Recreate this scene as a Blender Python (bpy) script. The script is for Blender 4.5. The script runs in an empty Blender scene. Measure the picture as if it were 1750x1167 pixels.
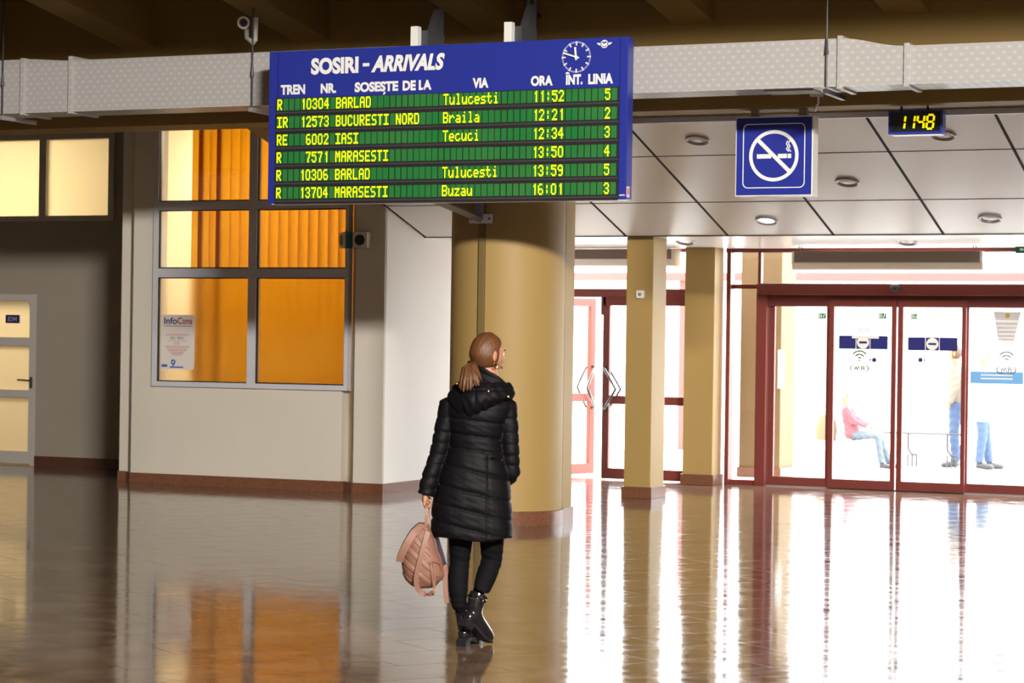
import bpy, bmesh, math, random
from mathutils import Vector, Matrix
random.seed(7)
SC = bpy.context.scene
COL = SC.collection
PI = math.pi

# ---------------------------------------------------------------- camera
F, CAMH, ROLL, YAW = 3900.0, 1.66, 0.0145, math.atan(1715/3900.0)
CM = Matrix.Rotation(YAW, 3, 'Z') @ Matrix.Rotation(PI/2, 3, 'X') @ Matrix.Rotation(ROLL, 3, 'Z')
CO = Vector((0, 0, CAMH))
cam = bpy.data.objects.new('camera', bpy.data.cameras.new('camera')); COL.objects.link(cam)
cam.matrix_world = Matrix.Translation(CO) @ CM.to_4x4()
cam.data.sensor_width = 36; cam.data.lens = 36*F/1750
cam.data.clip_start = .1; cam.data.clip_end = 300
cam.data.dof.use_dof = True; cam.data.dof.focus_distance = 16.0; cam.data.dof.aperture_fstop = 5.0
SC.camera = cam

# ---------------------------------------------------------------- sky, exposure, daylight
w = bpy.data.worlds.new('sky'); SC.world = w; w.use_nodes = True
bg = w.node_tree.nodes['Background']; bg.inputs[0].default_value = (.95, .98, 1.0, 1); bg.inputs[1].default_value = 15.0
SC.view_settings.view_transform = 'Standard'; SC.view_settings.look = 'None'
SC.view_settings.exposure = 0.0; SC.view_settings.gamma = 1.0
SC.view_settings.use_curve_mapping = False
SC.cycles.use_denoising = True
SC.cycles.max_bounces = 8; SC.cycles.diffuse_bounces = 4; SC.cycles.glossy_bounces = 4
SC.cycles.transparent_max_bounces = 16; SC.cycles.transmission_bounces = 6
SC.cycles.sample_clamp_indirect = 8.0

def area(name, loc, target, sx, sy, power, color=(1, 1, 1), spread=180):
    l = bpy.data.lights.new(name, 'AREA'); l.shape = 'RECTANGLE'; l.size = sx; l.size_y = sy
    l.energy = power; l.color = color; l.spread = math.radians(spread)
    o = bpy.data.objects.new(name, l); COL.objects.link(o); o.location = loc
    o.rotation_euler = (Vector(target)-Vector(loc)).to_track_quat('-Z', 'Y').to_euler()
    return o
# daylight of the high windows at the other end of the hall, behind the camera
area('hall_window_light', (6.2, -3.3, 8.0), (-8.5, 21, 1.6), 5, .9, 4700, (1, .95, .87), 120)
# daylight entering through the glazed entrance front
pl = area('entrance_portal', (-6.2, 26.3, 1.4), (-6.2, 20, 1.4), 9.6, 2.7, 10)
pl.data.cycles.is_portal = True
# lamps in the two lit rooms
area('office_lamp', (-12.9, 24.2, 4.2), (-12.9, 23.2, 0), 2.0, 1.0, 150, (1, .86, .62))
area('back_room_lamp', (-17.6, 26.2, 4.3), (-17.6, 25.0, 0), 2.2, 1.2, 170, (1, .85, .58))

# ---------------------------------------------------------------- helpers
def ray(x, y): return CM @ Vector((x-875, 583.5-y, -F))
def P(x, y, Y):
    d = ray(x, y); return CO + d*(Y/d.y)
def FL(x, y, z=0.0):
    d = ray(x, y); return CO + d*((z-CAMH)/d.z)
ORG = {}
def L(c):
    return tuple((v/12.92 if v <= .04045 else ((v+.055)/1.055)**2.4) for v in (x/255 for x in c))

def mat(name, col=(.5, .5, .5), rough=.6, metal=0, emit=None, es=1.0, spec=.5, noise=None, bump=None, coat=0, trans=0, ior=1.45):
    m = bpy.data.materials.new(name); m.use_nodes = True
    nt = m.node_tree; b = nt.nodes['Principled BSDF']
    b.inputs['Base Color'].default_value = (*col, 1); b.inputs['Roughness'].default_value = rough
    b.inputs['Metallic'].default_value = metal; b.inputs['Specular IOR Level'].default_value = spec
    b.inputs['Coat Weight'].default_value = coat; b.inputs['Transmission Weight'].default_value = trans
    b.inputs['IOR'].default_value = ior
    if emit: b.inputs['Emission Color'].default_value = (*emit, 1); b.inputs['Emission Strength'].default_value = es
    tc = nt.nodes.new('ShaderNodeTexCoord')
    if noise:   # (scale, amount, second colour)
        n = nt.nodes.new('ShaderNodeTexNoise'); n.inputs['Scale'].default_value = noise[0]; n.inputs['Detail'].default_value = 6
        nt.links.new(tc.outputs['Object'], n.inputs['Vector'])
        r = nt.nodes.new('ShaderNodeMapRange'); r.inputs[1].default_value = .35; r.inputs[2].default_value = .7
        r.inputs[3].default_value = 0; r.inputs[4].default_value = noise[1]
        nt.links.new(n.outputs['Fac'], r.inputs[0])
        mx = nt.nodes.new('ShaderNodeMix'); mx.data_type = 'RGBA'
        mx.inputs[6].default_value = (*col, 1); mx.inputs[7].default_value = (*noise[2], 1)
        nt.links.new(r.outputs[0], mx.inputs[0]); nt.links.new(mx.outputs[2], b.inputs['Base Color'])
    if bump:
        n = nt.nodes.new('ShaderNodeTexNoise'); n.inputs['Scale'].default_value = bump[0]; n.inputs['Detail'].default_value = 4
        nt.links.new(tc.outputs['Object'], n.inputs['Vector'])
        bp = nt.nodes.new('ShaderNodeBump'); bp.inputs['Strength'].default_value = bump[1]; bp.inputs['Distance'].default_value = .02
        nt.links.new(n.outputs['Fac'], bp.inputs['Height']); nt.links.new(bp.outputs[0], b.inputs['Normal'])
    return m

def glass_mat(name, tint=(1, 1, 1), refl=.08):
    m = bpy.data.materials.new(name); m.use_nodes = True; nt = m.node_tree; nt.nodes.clear()
    out = nt.nodes.new('ShaderNodeOutputMaterial'); mix = nt.nodes.new('ShaderNodeMixShader')
    t = nt.nodes.new('ShaderNodeBsdfTransparent'); t.inputs[0].default_value = (*tint, 1)
    g = nt.nodes.new('ShaderNodeBsdfGlossy'); g.inputs['Roughness'].default_value = .02
    mix.inputs[0].default_value = refl
    nt.links.new(t.outputs[0], mix.inputs[1]); nt.links.new(g.outputs[0], mix.inputs[2]); nt.links.new(mix.outputs[0], out.inputs[0])
    return m

def film_mat(name, col, tl=.8, tr=.1):
    m = bpy.data.materials.new(name); m.use_nodes = True; nt = m.node_tree; nt.nodes.clear()
    out = nt.nodes.new('ShaderNodeOutputMaterial')
    t = nt.nodes.new('ShaderNodeBsdfTranslucent'); t.inputs[0].default_value = (*col, 1)
    d = nt.nodes.new('ShaderNodeBsdfDiffuse'); d.inputs[0].default_value = (*col, 1)
    m1 = nt.nodes.new('ShaderNodeMixShader'); m1.inputs[0].default_value = 1-tl
    p = nt.nodes.new('ShaderNodeBsdfTransparent'); m2 = nt.nodes.new('ShaderNodeMixShader'); m2.inputs[0].default_value = tr
    n = nt.nodes.new('ShaderNodeTexNoise'); n.inputs['Scale'].default_value = 30
    nt.links.new(t.outputs[0], m1.inputs[1]); nt.links.new(d.outputs[0], m1.inputs[2])
    nt.links.new(m1.outputs[0], m2.inputs[1]); nt.links.new(p.outputs[0], m2.inputs[2]); nt.links.new(m2.outputs[0], out.inputs[0])
    return m

class MB:
    def __init__(s): s.v = []; s.f = []
    def add(s, vs, fs):
        k = len(s.v); s.v += [tuple(v) for v in vs]; s.f += [tuple(i+k for i in f) for f in fs]; return s
    def box(s, x0, y0, z0, x1, y1, z1, bev=0):
        e = .00022*((len(s.v)//8) % 9)      # members that cross are never exactly flush
        x0, y0, z0, x1, y1, z1 = x0-e, y0-e, z0-e, x1+e, y1+e, z1+e
        if bev:
            bm = bmesh.new(); bmesh.ops.create_cube(bm, size=1)
            for v in bm.verts: v.co = Vector(((x0+x1)/2+v.co.x*(x1-x0), (y0+y1)/2+v.co.y*(y1-y0), (z0+z1)/2+v.co.z*(z1-z0)))
            bmesh.ops.bevel(bm, geom=list(bm.edges), offset=bev, segments=2, affect='EDGES', profile=.7)
            return s.bm(bm)
        vs = [(x, y, z) for x in (x0, x1) for y in (y0, y1) for z in (z0, z1)]
        return s.add(vs, [(0, 1, 3, 2), (4, 6, 7, 5), (0, 4, 5, 1), (2, 3, 7, 6), (0, 2, 6, 4), (1, 5, 7, 3)])
    def bm(s, bm):
        bm.verts.index_update()
        s.add([v.co.copy() for v in bm.verts], [[v.index for v in f.verts] for f in bm.faces]); bm.free(); return s
    def loft(s, rings, caps=True, closed=True):
        k = len(s.v); n = len(rings[0])
        for r in rings: s.v += [tuple(p) for p in r]
        for i in range(len(rings)-1):
            for j in range(n if closed else n-1):
                a = k+i*n+j; b = k+i*n+(j+1) % n
                s.f.append((a, b, b+n, a+n))
        if caps and closed:
            s.f.append(tuple(k+j for j in range(n-1, -1, -1))); s.f.append(tuple(k+(len(rings)-1)*n+j for j in range(n)))
        return s
    def tube(s, pts, rad, n=12, flat=1.0, up=None):
        pts = [Vector(p) for p in pts]; rs = rad if isinstance(rad, (list, tuple)) else [rad]*len(pts)
        rings = []; prev = None
        for i, p in enumerate(pts):
            t = (pts[min(i+1, len(pts)-1)]-pts[max(i-1, 0)]).normalized()
            if prev is None:
                u = Vector(up) if up else (Vector((0, 0, 1)) if abs(t.z) < .9 else Vector((1, 0, 0)))
            else: u = prev
            u = (u-t*u.dot(t)).normalized(); prev = u; v = t.cross(u)
            rings.append([p+(u*math.cos(a)*rs[i]*flat+v*math.sin(a)*rs[i]) for a in (2*PI*j/n for j in range(n))])
        return s.loft(rings)
    def cyl(s, a, b, r, n=24, r2=None): return s.tube([a, b], [r, r if r2 is None else r2], n)
    def ring(s, c, r0, r1, y0, y1, n=48, rz=1.0):   # flat ring in the XZ plane
        cx, cz = c
        def q(r, y): return [(cx+r*math.cos(2*PI*j/n), y, cz+rz*r*math.sin(2*PI*j/n)) for j in range(n)]
        return s.loft([q(r0, y0), q(r1, y0), q(r1, y1), q(r0, y1), q(r0, y0)], caps=False)
    def prism(s, poly, y0, y1):     # polygon (x,z) run along y
        n = len(poly); k = len(s.v)
        s.v += [(x, y0, z) for x, z in poly]+[(x, y1, z) for x, z in poly]
        s.f += [tuple(k+i for i in range(n)), tuple(k+n+i for i in range(n-1, -1, -1))]
        s.f += [(k+i, k+n+i, k+n+(i+1) % n, k+(i+1) % n) for i in range(n)]
        return s
    def prismz(s, poly, z0, z1):
        n = len(poly); k = len(s.v)
        s.v += [(x, y, z0) for x, y in poly]+[(x, y, z1) for x, y in poly]
        s.f += [tuple(k+i for i in range(n-1, -1, -1)), tuple(k+n+i for i in range(n))]
        s.f += [(k+i, k+(i+1) % n, k+n+(i+1) % n, k+n+i) for i in range(n)]
        return s
    def prismx(s, poly, x0, x1):    # polygon (y,z) run along x
        n = len(poly); k = len(s.v)
        s.v += [(x0, y, z) for y, z in poly]+[(x1, y, z) for y, z in poly]
        s.f += [tuple(k+i for i in range(n-1, -1, -1)), tuple(k+n+i for i in range(n))]
        s.f += [(k+i, k+(i+1) % n, k+n+(i+1) % n, k+n+i) for i in range(n)]
        return s
    def sphere(s, c, r, n=24, m=14, sc=(1, 1, 1)):
        rings = []
        for i in range(m+1):
            t = PI*i/m*(1-2e-3)+PI*1e-3
            rings.append([(c[0]+sc[0]*r*math.sin(t)*math.cos(2*PI*j/n), c[1]+sc[1]*r*math.sin(t)*math.sin(2*PI*j/n), c[2]-sc[2]*r*math.cos(t)) for j in range(n)])
        return s.loft(rings)
    def seg(s, x0, z0, x1, z1, w, y0, y1):          # straight bar in the XZ plane
        d = Vector((x1-x0, z1-z0)).normalized()*w/2; nx, nz = -d.y, d.x
        return s.prism([(x0+nx, z0+nz), (x1+nx, z1+nz), (x1-nx, z1-nz), (x0-nx, z0-nz)], y0, y1)
    def build(s, name, m, parent=None, smooth=False, kind=None, label=None):
        me = bpy.data.meshes.new(name); off = ORG.get(parent.name, Vector()) if parent else Vector()
        me.from_pydata([tuple(Vector(v)-off) for v in s.v], [], s.f)
        bm = bmesh.new(); bm.from_mesh(me); bmesh.ops.recalc_face_normals(bm, faces=bm.faces); bm.to_mesh(me); bm.free()
        if smooth:
            me.polygons.foreach_set('use_smooth', [True]*len(me.polygons))
            me.set_sharp_from_angle(angle=math.radians(40))
        me.materials.append(m)
        o = bpy.data.objects.new(name, me); COL.objects.link(o)
        if parent: o.parent = parent; ORG[o.name] = off
        if kind: o['kind'] = kind
        if label: o['label'] = label
        return o

def thing(name, label, cat, loc=(0, 0, 0), group=None):
    o = bpy.data.objects.new(name, None); COL.objects.link(o); o.location = loc; o.empty_display_size = .1
    ORG[o.name] = Vector(loc); o['label'] = label; o['category'] = cat
    if group: o['group'] = group
    return o
def struct(name, loc=(0, 0, 0)):
    o = bpy.data.objects.new(name, None); COL.objects.link(o); o.location = loc; ORG[o.name] = Vector(loc); o['kind'] = 'structure'; return o
def tag(o, label, cat, group=None):
    o['label'] = label; o['category'] = cat
    if group: o['group'] = group
    return o
def copy_tree(o, parent=None):
    c = o.copy(); COL.objects.link(c)
    if parent: c.parent = parent
    for ch in list(o.children): copy_tree(ch, c)
    return c

def text_mesh(body, bold=0.0, shear=0.0):
    cu = bpy.data.curves.new('lettering', 'FONT'); cu.body = body; cu.offset = bold; cu.shear = shear; cu.resolution_u = 4
    o = bpy.data.objects.new('lettering', cu); COL.objects.link(o)
    bpy.context.view_layer.update()
    dg = bpy.context.evaluated_depsgraph_get(); me = bpy.data.meshes.new_from_object(o.evaluated_get(dg))
    vs = [v.co.copy() for v in me.vertices]; fs = [tuple(p.vertices) for p in me.polygons]
    bpy.data.objects.remove(o); bpy.data.meshes.remove(me); bpy.data.curves.remove(cu)
    return vs, fs
def fit_text(mb, body, x0, z0, x1, z1, y, bold=.02, shear=0.0, th=.004, yaxis=False):
    """lettering fitted to a rectangle facing -y (or, with yaxis, facing +x: x then means y)"""
    vs, fs = text_mesh(body, bold, shear)
    ax = min(v.x for v in vs); bx = max(v.x for v in vs); az = min(v.y for v in vs); bz = max(v.y for v in vs)
    q = [(x0+(v.x-ax)/(bx-ax)*(x1-x0), z0+(v.y-az)/(bz-az)*(z1-z0)) for v in vs]
    if yaxis: mb.add([(y, a, b) for a, b in q], fs)
    else: mb.add([(a, y, b) for a, b in q], fs)
    return mb

# ---------------------------------------------------------------- materials
M = {}
M['plaster'] = mat('plaster', (.66, .61, .53), .75, noise=(1.3, .35, (.58, .53, .45)), bump=(60, .05))
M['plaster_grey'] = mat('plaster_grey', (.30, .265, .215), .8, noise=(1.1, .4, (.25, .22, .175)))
M['cream'] = mat('cream_wall', (.78, .70, .52), .8)
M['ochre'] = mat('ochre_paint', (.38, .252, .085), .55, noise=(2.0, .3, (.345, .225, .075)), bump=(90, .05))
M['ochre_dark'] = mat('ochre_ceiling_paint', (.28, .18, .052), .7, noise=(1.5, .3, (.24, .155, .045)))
M['granite'] = mat('brown_granite', (.20, .085, .045), .3, noise=(40, .7, (.11, .04, .022)))
M['panel'] = mat('satin_white_panel', (.93, .91, .895), .24, spec=.6)
M['joint'] = mat('dark_joint', (.02, .02, .02), .8)
M['red'] = mat('red_lacquer', (.175, .036, .030), .35, spec=.5)
M['alu'] = mat('white_aluminium', (.56, .56, .60), .4)
M['chrome'] = mat('dark_chrome', (.16, .165, .17), .18, metal=1)
M['glass'] = glass_mat('clear_glass', (.97, .98, .98), .06)
M['film'] = film_mat('frosted_pane', (.95, .88, .72))
M['white'] = mat('white_plastic', (.78, .77, .74), .4)
M['offwhite'] = mat('offwhite_metal', (.60, .56, .50), .45)
M['black'] = mat('black_plastic', (.012, .012, .014), .4)
M['dark'] = mat('dark_metal', (.05, .05, .055), .45)
M['blue'] = mat('blue_enamel', (.022, .035, .30), .32, spec=.5)
M['ink'] = mat('white_lettering', (.86, .86, .84), .5)
M['led'] = mat('yellow_segment', (.9, .8, .0), .5, emit=(.95, 1.0, 0.0), es=.85)
M['cell'] = mat('green_display_cell', (.012, .13, .03), .35, emit=(.005, .12, .02), es=.5, noise=(2.2, .6, (.05, .16, .04)))
M['grey'] = mat('grey_metal', (.33, .33, .34), .4, metal=.3)
M['outdoor'] = mat('outdoor_paving', (.62, .60, .57), .85, noise=(2, .4, (.5, .48, .46)))

def floor_material():
    m = bpy.data.materials.new('marble_floor'); m.use_nodes = True; nt = m.node_tree; b = nt.nodes['Principled BSDF']
    N = nt.nodes.new; K = nt.links.new
    tc = N('ShaderNodeTexCoord'); mp = N('ShaderNodeMapping'); mp.inputs['Rotation'].default_value = (0, 0, math.radians(-54.5))
    mp.inputs['Location'].default_value = (.12, .05, 0)
    K(tc.outputs['Object'], mp.inputs[0])
    br = N('ShaderNodeTexBrick'); br.offset = .5; br.inputs['Scale'].default_value = 1
    br.inputs['Brick Width'].default_value = .86; br.inputs['Row Height'].default_value = .43
    br.inputs['Mortar Size'].default_value = .004; br.inputs['Mortar Smooth'].default_value = .1
    br.inputs['Color1'].default_value = (.145, .093, .062, 1); br.inputs['Color2'].default_value = (.18, .12, .084, 1)
    br.inputs['Mortar'].default_value = (.085, .055, .037, 1)
    K(mp.outputs[0], br.inputs['Vector'])
    n = N('ShaderNodeTexNoise'); n.inputs['Scale'].default_value = 3.5; n.inputs['Detail'].default_value = 8; n.inputs['Distortion'].default_value = 1.2
    K(tc.outputs['Object'], n.inputs['Vector'])
    mr = N('ShaderNodeMapRange'); mr.inputs[1].default_value = .35; mr.inputs[2].default_value = .68; mr.inputs[3].default_value = .7; mr.inputs[4].default_value = 1.3
    K(n.outputs['Fac'], mr.inputs[0])
    mx = N('ShaderNodeMix'); mx.data_type = 'RGBA'; mx.blend_type = 'MULTIPLY'; mx.inputs[0].default_value = 1
    K(br.outputs['Color'], mx.inputs[6]); K(mr.outputs[0], mx.inputs[7]); K(mx.outputs[2], b.inputs['Base Color'])
    b.inputs['Specular IOR Level'].default_value = .5
    n2 = N('ShaderNodeTexNoise'); n2.inputs['Scale'].default_value = 7; n2.inputs['Detail'].default_value = 6
    K(tc.outputs['Object'], n2.inputs['Vector'])
    rr = N('ShaderNodeMapRange'); rr.inputs[1].default_value = .3; rr.inputs[2].default_value = .75; rr.inputs[3].default_value = .045; rr.inputs[4].default_value = .13
    K(n2.outputs['Fac'], rr.inputs[0])
    rm = N('ShaderNodeMix'); rm.inputs[3].default_value = .24; K(br.outputs['Fac'], rm.inputs[0]); K(rr.outputs[0], rm.inputs[2]); K(rm.outputs[0], b.inputs['Roughness'])
    bp = N('ShaderNodeBump'); bp.inputs['Strength'].default_value = .05; bp.inputs['Distance'].default_value = .01
    K(n2.outputs['Fac'], bp.inputs['Height'])
    b2 = N('ShaderNodeBump'); b2.invert = True; b2.inputs['Strength'].default_value = .06; b2.inputs['Distance'].default_value = .002
    K(br.outputs['Fac'], b2.inputs['Height']); K(bp.outputs[0], b2.inputs['Normal']); K(b2.outputs[0], b.inputs['Normal'])
    return m
M['floor'] = floor_material()

def duct_material():
    m = mat('embossed_duct', (.60, .58, .56), .38, metal=.0); nt = m.node_tree; b = nt.nodes['Principled BSDF']
    N = nt.nodes.new; K = nt.links.new
    tc = N('ShaderNodeTexCoord'); sp = N('ShaderNodeSeparateXYZ'); K(tc.outputs['Object'], sp.inputs[0])
    cb = N('ShaderNodeCombineXYZ')
    def cell(sock, k, ph=0.0):
        a = N('ShaderNodeMath'); a.operation = 'MULTIPLY_ADD'; a.inputs[1].default_value = k; a.inputs[2].default_value = ph; K(sock, a.inputs[0]); return a.outputs[0]
    row = cell(sp.outputs[2], 1/.046); fl = N('ShaderNodeMath'); fl.operation = 'FLOOR'; K(row, fl.inputs[0])
    hf = N('ShaderNodeMath'); hf.operation = 'MULTIPLY'; hf.inputs[1].default_value = .5; K(fl.outputs[0], hf.inputs[0])
    cx = N('ShaderNodeMath'); cx.operation = 'MULTIPLY_ADD'; cx.inputs[1].default_value = 1/.085; K(sp.outputs[0], cx.inputs[0]); K(hf.outputs[0], cx.inputs[2])
    def near(sock, r):
        f = N('ShaderNodeMath'); f.operation = 'FRACT'; K(sock, f.inputs[0])
        s = N('ShaderNodeMath'); s.operation = 'SUBTRACT'; s.inputs[1].default_value = .5; K(f.outputs[0], s.inputs[0])
        a = N('ShaderNodeMath'); a.operation = 'ABSOLUTE'; K(s.outputs[0], a.inputs[0])
        l = N('ShaderNodeMath'); l.operation = 'LESS_THAN'; l.inputs[1].default_value = r; K(a.outputs[0], l.inputs[0]); return l.outputs[0]
    mu = N('ShaderNodeMath'); mu.operation = 'MULTIPLY'; K(near(cx.outputs[0], .17), mu.inputs[0]); K(near(row, .24), mu.inputs[1])
    mx = N('ShaderNodeMix'); mx.data_type = 'RGBA'; mx.inputs[6].default_value = (.42, .405, .395, 1); mx.inputs[7].default_value = (.50, .485, .475, 1)
    K(mu.outputs[0], mx.inputs[0]); K(mx.outputs[2], b.inputs['Base Color'])
    return m
M['duct'] = duct_material()

# ================================================================ SETTING
FY = 25.9           # entrance front
mb = MB(); mb.box(-20, -4, -.1, 9, FY+.05, 0); mb.build('floor', M['floor'], kind='structure')
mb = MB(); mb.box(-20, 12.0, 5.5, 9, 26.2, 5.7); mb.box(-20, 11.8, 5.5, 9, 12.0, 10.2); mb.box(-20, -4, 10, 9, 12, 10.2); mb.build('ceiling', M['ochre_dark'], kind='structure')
mb = MB(); mb.box(9, -4, 0, 9.2, 26.2, 10); mb.build('wall_right', M['plaster'], kind='structure')
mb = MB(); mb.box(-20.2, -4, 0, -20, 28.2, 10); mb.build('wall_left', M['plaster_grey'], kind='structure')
mb = MB(); mb.box(-20, -4.2, 0, 9, -4, 10); mb.build('wall_back', M['plaster'], kind='structure')

# girder, joists
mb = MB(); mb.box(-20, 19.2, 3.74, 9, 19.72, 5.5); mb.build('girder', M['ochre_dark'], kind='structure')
for i in range(9):
    x1 = -4.6-1.93*(i-2)
    mb = MB(); t = .145
    mb.prismx([(19.25, 4.5), (19.25, 5.55), (12.4, 5.55)], x1-.38, x1)
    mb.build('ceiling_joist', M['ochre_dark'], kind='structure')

# round column with pilaster behind it
cx, cy, cr = -8.512, 19.244, .525
pil = struct('column_round')
n = 64
def circ(r, z): return [(cx+r*math.cos(2*PI*j/n), cy+r*math.sin(2*PI*j/n), z) for j in range(n)]
mb = MB(); mb.loft([circ(cr, .1), circ(cr, 3.76)]); mb.build('shaft', M['ochre'], pil, True)
mb = MB(); mb.loft([circ(cr+.018, 0), circ(cr+.018, .125), circ(cr+.006, .13)]); mb.build('plinth', M['granite'], pil, True)
fin = MB(); fin.box(-8.35, 19.5, .1, -8.045, 19.72, 3.74); fin.build('pilaster', M['ochre'], pil)
fin = MB(); fin.box(-8.35, 19.485, 0, -8.027, 19.735, .13); fin.build('pilaster_plinth', M['granite'], pil)
fin = MB()
def on_column(p_, q_, r_=cr):          # where the line of sight meets the round shaft
    d = ray(p_, q_); d = d/d.y; A_ = d.x**2+1; B_ = -2*(d.x*cx+cy); C_ = cx*cx+cy*cy-r_*r_
    y_ = (-B_-math.sqrt(B_*B_-4*A_*C_))/(2*A_); return CO+d*y_
q_ = on_column(825, 450); qx, qy = q_.x, q_.y
fin.box(qx-.032, qy-.028, .12, qx+.028, qy+.03, 2.95, .008); fin.build('cable_trunking', mat('trunking_paint', (.17, .115, .045), .5), pil)

# window wall (ticket office)
WY = 21.95
mb = MB()
z1 = 5.5
mb.prismz([(-14.62, 22.12), (-14.5, 22.12), (-14.36, 21.96), (-14.07, WY), (-14.07, 22.2), (-14.62, 22.2)], 0, z1)
mb.prismz([(-14.08, WY), (-11.66, WY), (-11.66, 22.2), (-14.08, 22.2)], 0, 1.10)
mb.prismz([(-11.60, WY+.1), (-11.45, 21.83), (-11.10, 21.83), (-11.10, 22.2), (-11.60, 22.2)], 0, z1)
mb.box(-14.08, WY, 4.35, -11.58, 22.2, z1)
mb.build('wall_office', M['plaster'], kind='structure')
mb = MB(); mb.box(-11.3, 21.86, 0, -11.095, FY, 5.5); mb.build('wall_side', mat('white_plaster', (.88, .86, .82), .75, noise=(1.2, .25, (.82, .79, .74))), kind='structure')
mb = MB()
mb.prismz([(-14.63, 22.10), (-14.5, 22.10), (-14.36, 21.94), (-11.62, 21.93), (-11.455, 21.81), (-11.08, 21.81), (-11.08, 21.9), (-11.4, 21.9), (-11.6, 22.0), (-14.3, 22.0), (-14.63, 22.15)], 0, .115)
mb.box(-11.10, 21.85, 0, -11.08, FY-.1, .115)
mb.build('baseboard_office', M['granite'], kind='structure')
# office interior
mb = MB(); mb.box(-14.62, 22.2, 0, -14.5, 25.9, 5.5); mb.box(-14.62, 22.2, 4.45, -11.3, 25.9, 4.55)
p0 = P(271, 348, 25.8); p1 = P(300, 312, 25.8)
mb.box(-16.5, 25.8, 0, -11.3, 25.95, p0.z); mb.box(-16.5, 25.8, p1.z, -11.3, 25.95, 5.5)
mb.box(p1.x+.6, 25.8, p0.z, -11.3, 25.95, p1.z); mb.box(-16.5, 25.8, p0.z, p0.x-.5, 25.95, p1.z)
mb.build('wall_office_inside', M['cream'], kind='structure')
# blinds box seen over the office window
mb = MB(); q0 = P(270, 313, 25.7); q1 = P(300, 258, 25.7); mb.box(q0.x-.3, 25.62, q0.z, q1.x+.4, 25.78, q1.z, .01)
tag(mb.build('shutter_box', mat('grey_shutter', (.22, .19, .12), .6)), 'grey roller shutter box over the bright window inside the office', 'shutter')

# white framed office window
win = struct('window_1')
mb = MB(); y0, y1 = WY-.035, WY+.06
X0, X1 = -14.07, -11.585
mb.box(X0, y0, 1.10, X1, y1, 1.155); mb.box(X0, y0, 2.325, X1, y1, 2.425); mb.box(X0, y0, 3.08, X1, y1, 3.175)
mb.box(X0, y0, 4.25, X1, y1, 4.35); mb.box(X0, y0, 1.1, X0+.058, y1, 4.35); mb.box(X1-.04, y0, 1.1, X1, y1, 4.35)
mb.box(-12.835, y0, 1.1, -12.737, y1, 4.35); mb.build('window_frame', M['alu'], win)
mb = MB()
for (a, b, c, d) in ((-14.012, 1.155, -12.835, 2.325), (-12.737, 1.155, -11.625, 2.325), (-14.012, 2.425, -12.835, 3.08), (-12.737, 2.425, -11.625, 3.08), (-14.012, 3.175, -12.835, 4.25), (-12.737, 3.175, -11.625, 4.25)):
    q = .012
    for (e, f, g, h) in ((a, b, c, b+q), (a, d-q, c, d), (a, b, a+q, d), (c-q, b, c, d)): mb.box(e, y0+.02, f, g, y0+.05, h)
mb.build('gasket', M['black'], win)
frost = mat('frosted_lower_pane', (.95, .92, .88), .55, trans=1.0, ior=1.2, noise=(5, .3, (.8, .78, .74)))
for (a, b, c, d) in ((-14.012, 1.155, -12.835, 2.325), (-12.737, 1.155, -11.625, 2.325)):
    mb = MB(); mb.box(a, WY+.005, b, c, WY+.013, d); mb.build('frosted_pane', frost, win)
for (a, b, c, d) in ((-14.012, 2.425, -12.835, 3.08), (-12.737, 2.425, -11.625, 3.08), (-14.012, 3.175, -12.835, 4.25), (-12.737, 3.175, -11.625, 4.25)):
    mb = MB(); mb.box(a, WY+.005, b, c, WY+.011, d); mb.build('clear_pane', M['glass'], win)
# orange vertical blind
orange = film_mat('orange_blind_fabric', (.94, .66, .12), .62, .0)
bl = thing('vertical_blind', 'orange vertical blind hanging behind the white-framed office window', 'blind', (-12.7, 22.3, 4.3))
mb = MB(); mb.box(-13.80, 22.27, 4.27, -11.4, 22.33, 4.32); mb.build('headrail', M['alu'], bl)
rust = film_mat('slat_gap_shade', (.50, .17, .015), .5, .0)  # shade of the gaps between slats, put in as dark narrow strips
x = -13.80; i = 0
while x < -11.45:
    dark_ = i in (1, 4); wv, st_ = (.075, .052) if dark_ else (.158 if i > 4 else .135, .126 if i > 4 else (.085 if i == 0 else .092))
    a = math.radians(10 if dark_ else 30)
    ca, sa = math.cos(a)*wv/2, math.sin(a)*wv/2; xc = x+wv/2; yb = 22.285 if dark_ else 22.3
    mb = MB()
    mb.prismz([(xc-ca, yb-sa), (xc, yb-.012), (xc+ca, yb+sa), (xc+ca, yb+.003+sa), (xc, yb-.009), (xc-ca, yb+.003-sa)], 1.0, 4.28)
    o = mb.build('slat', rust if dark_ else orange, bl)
    if dark_: o['label'] = 'narrow rust brown strip painted as the shaded gap between slats'
    x += st_; i += 1

# recessed wall with the small-paned door (left)
RY = 24.1
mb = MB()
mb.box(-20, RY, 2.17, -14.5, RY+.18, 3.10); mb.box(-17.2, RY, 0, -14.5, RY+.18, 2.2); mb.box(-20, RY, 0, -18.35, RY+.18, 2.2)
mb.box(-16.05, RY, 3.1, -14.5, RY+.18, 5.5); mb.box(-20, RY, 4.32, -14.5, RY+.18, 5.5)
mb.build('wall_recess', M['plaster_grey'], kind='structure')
mb = MB(); mb.box(-17.19, RY-.02, 0, -14.6, RY, .12); mb.build('baseboard_recess', mat('dark_granite', (.09, .035, .02), .35, noise=(40, .6, (.05, .02, .012))), kind='structure')
mb = MB(); mb.box(-20, RY-.03, 4.20, -16.1, RY+.02, 4.33); mb.build('recess_shade_strip', M['black'], kind='structure')  # black strip painting in the darkness of the recess above the window
mb = MB(); mb.box(-20, 27.9, 0, -14.4, 28.1, 5.5); mb.box(-14.55, RY+.18, 0, -14.4, 28, 5.5); mb.box(-20, RY+.1, 4.5, -14.5, 28, 4.6)
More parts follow.
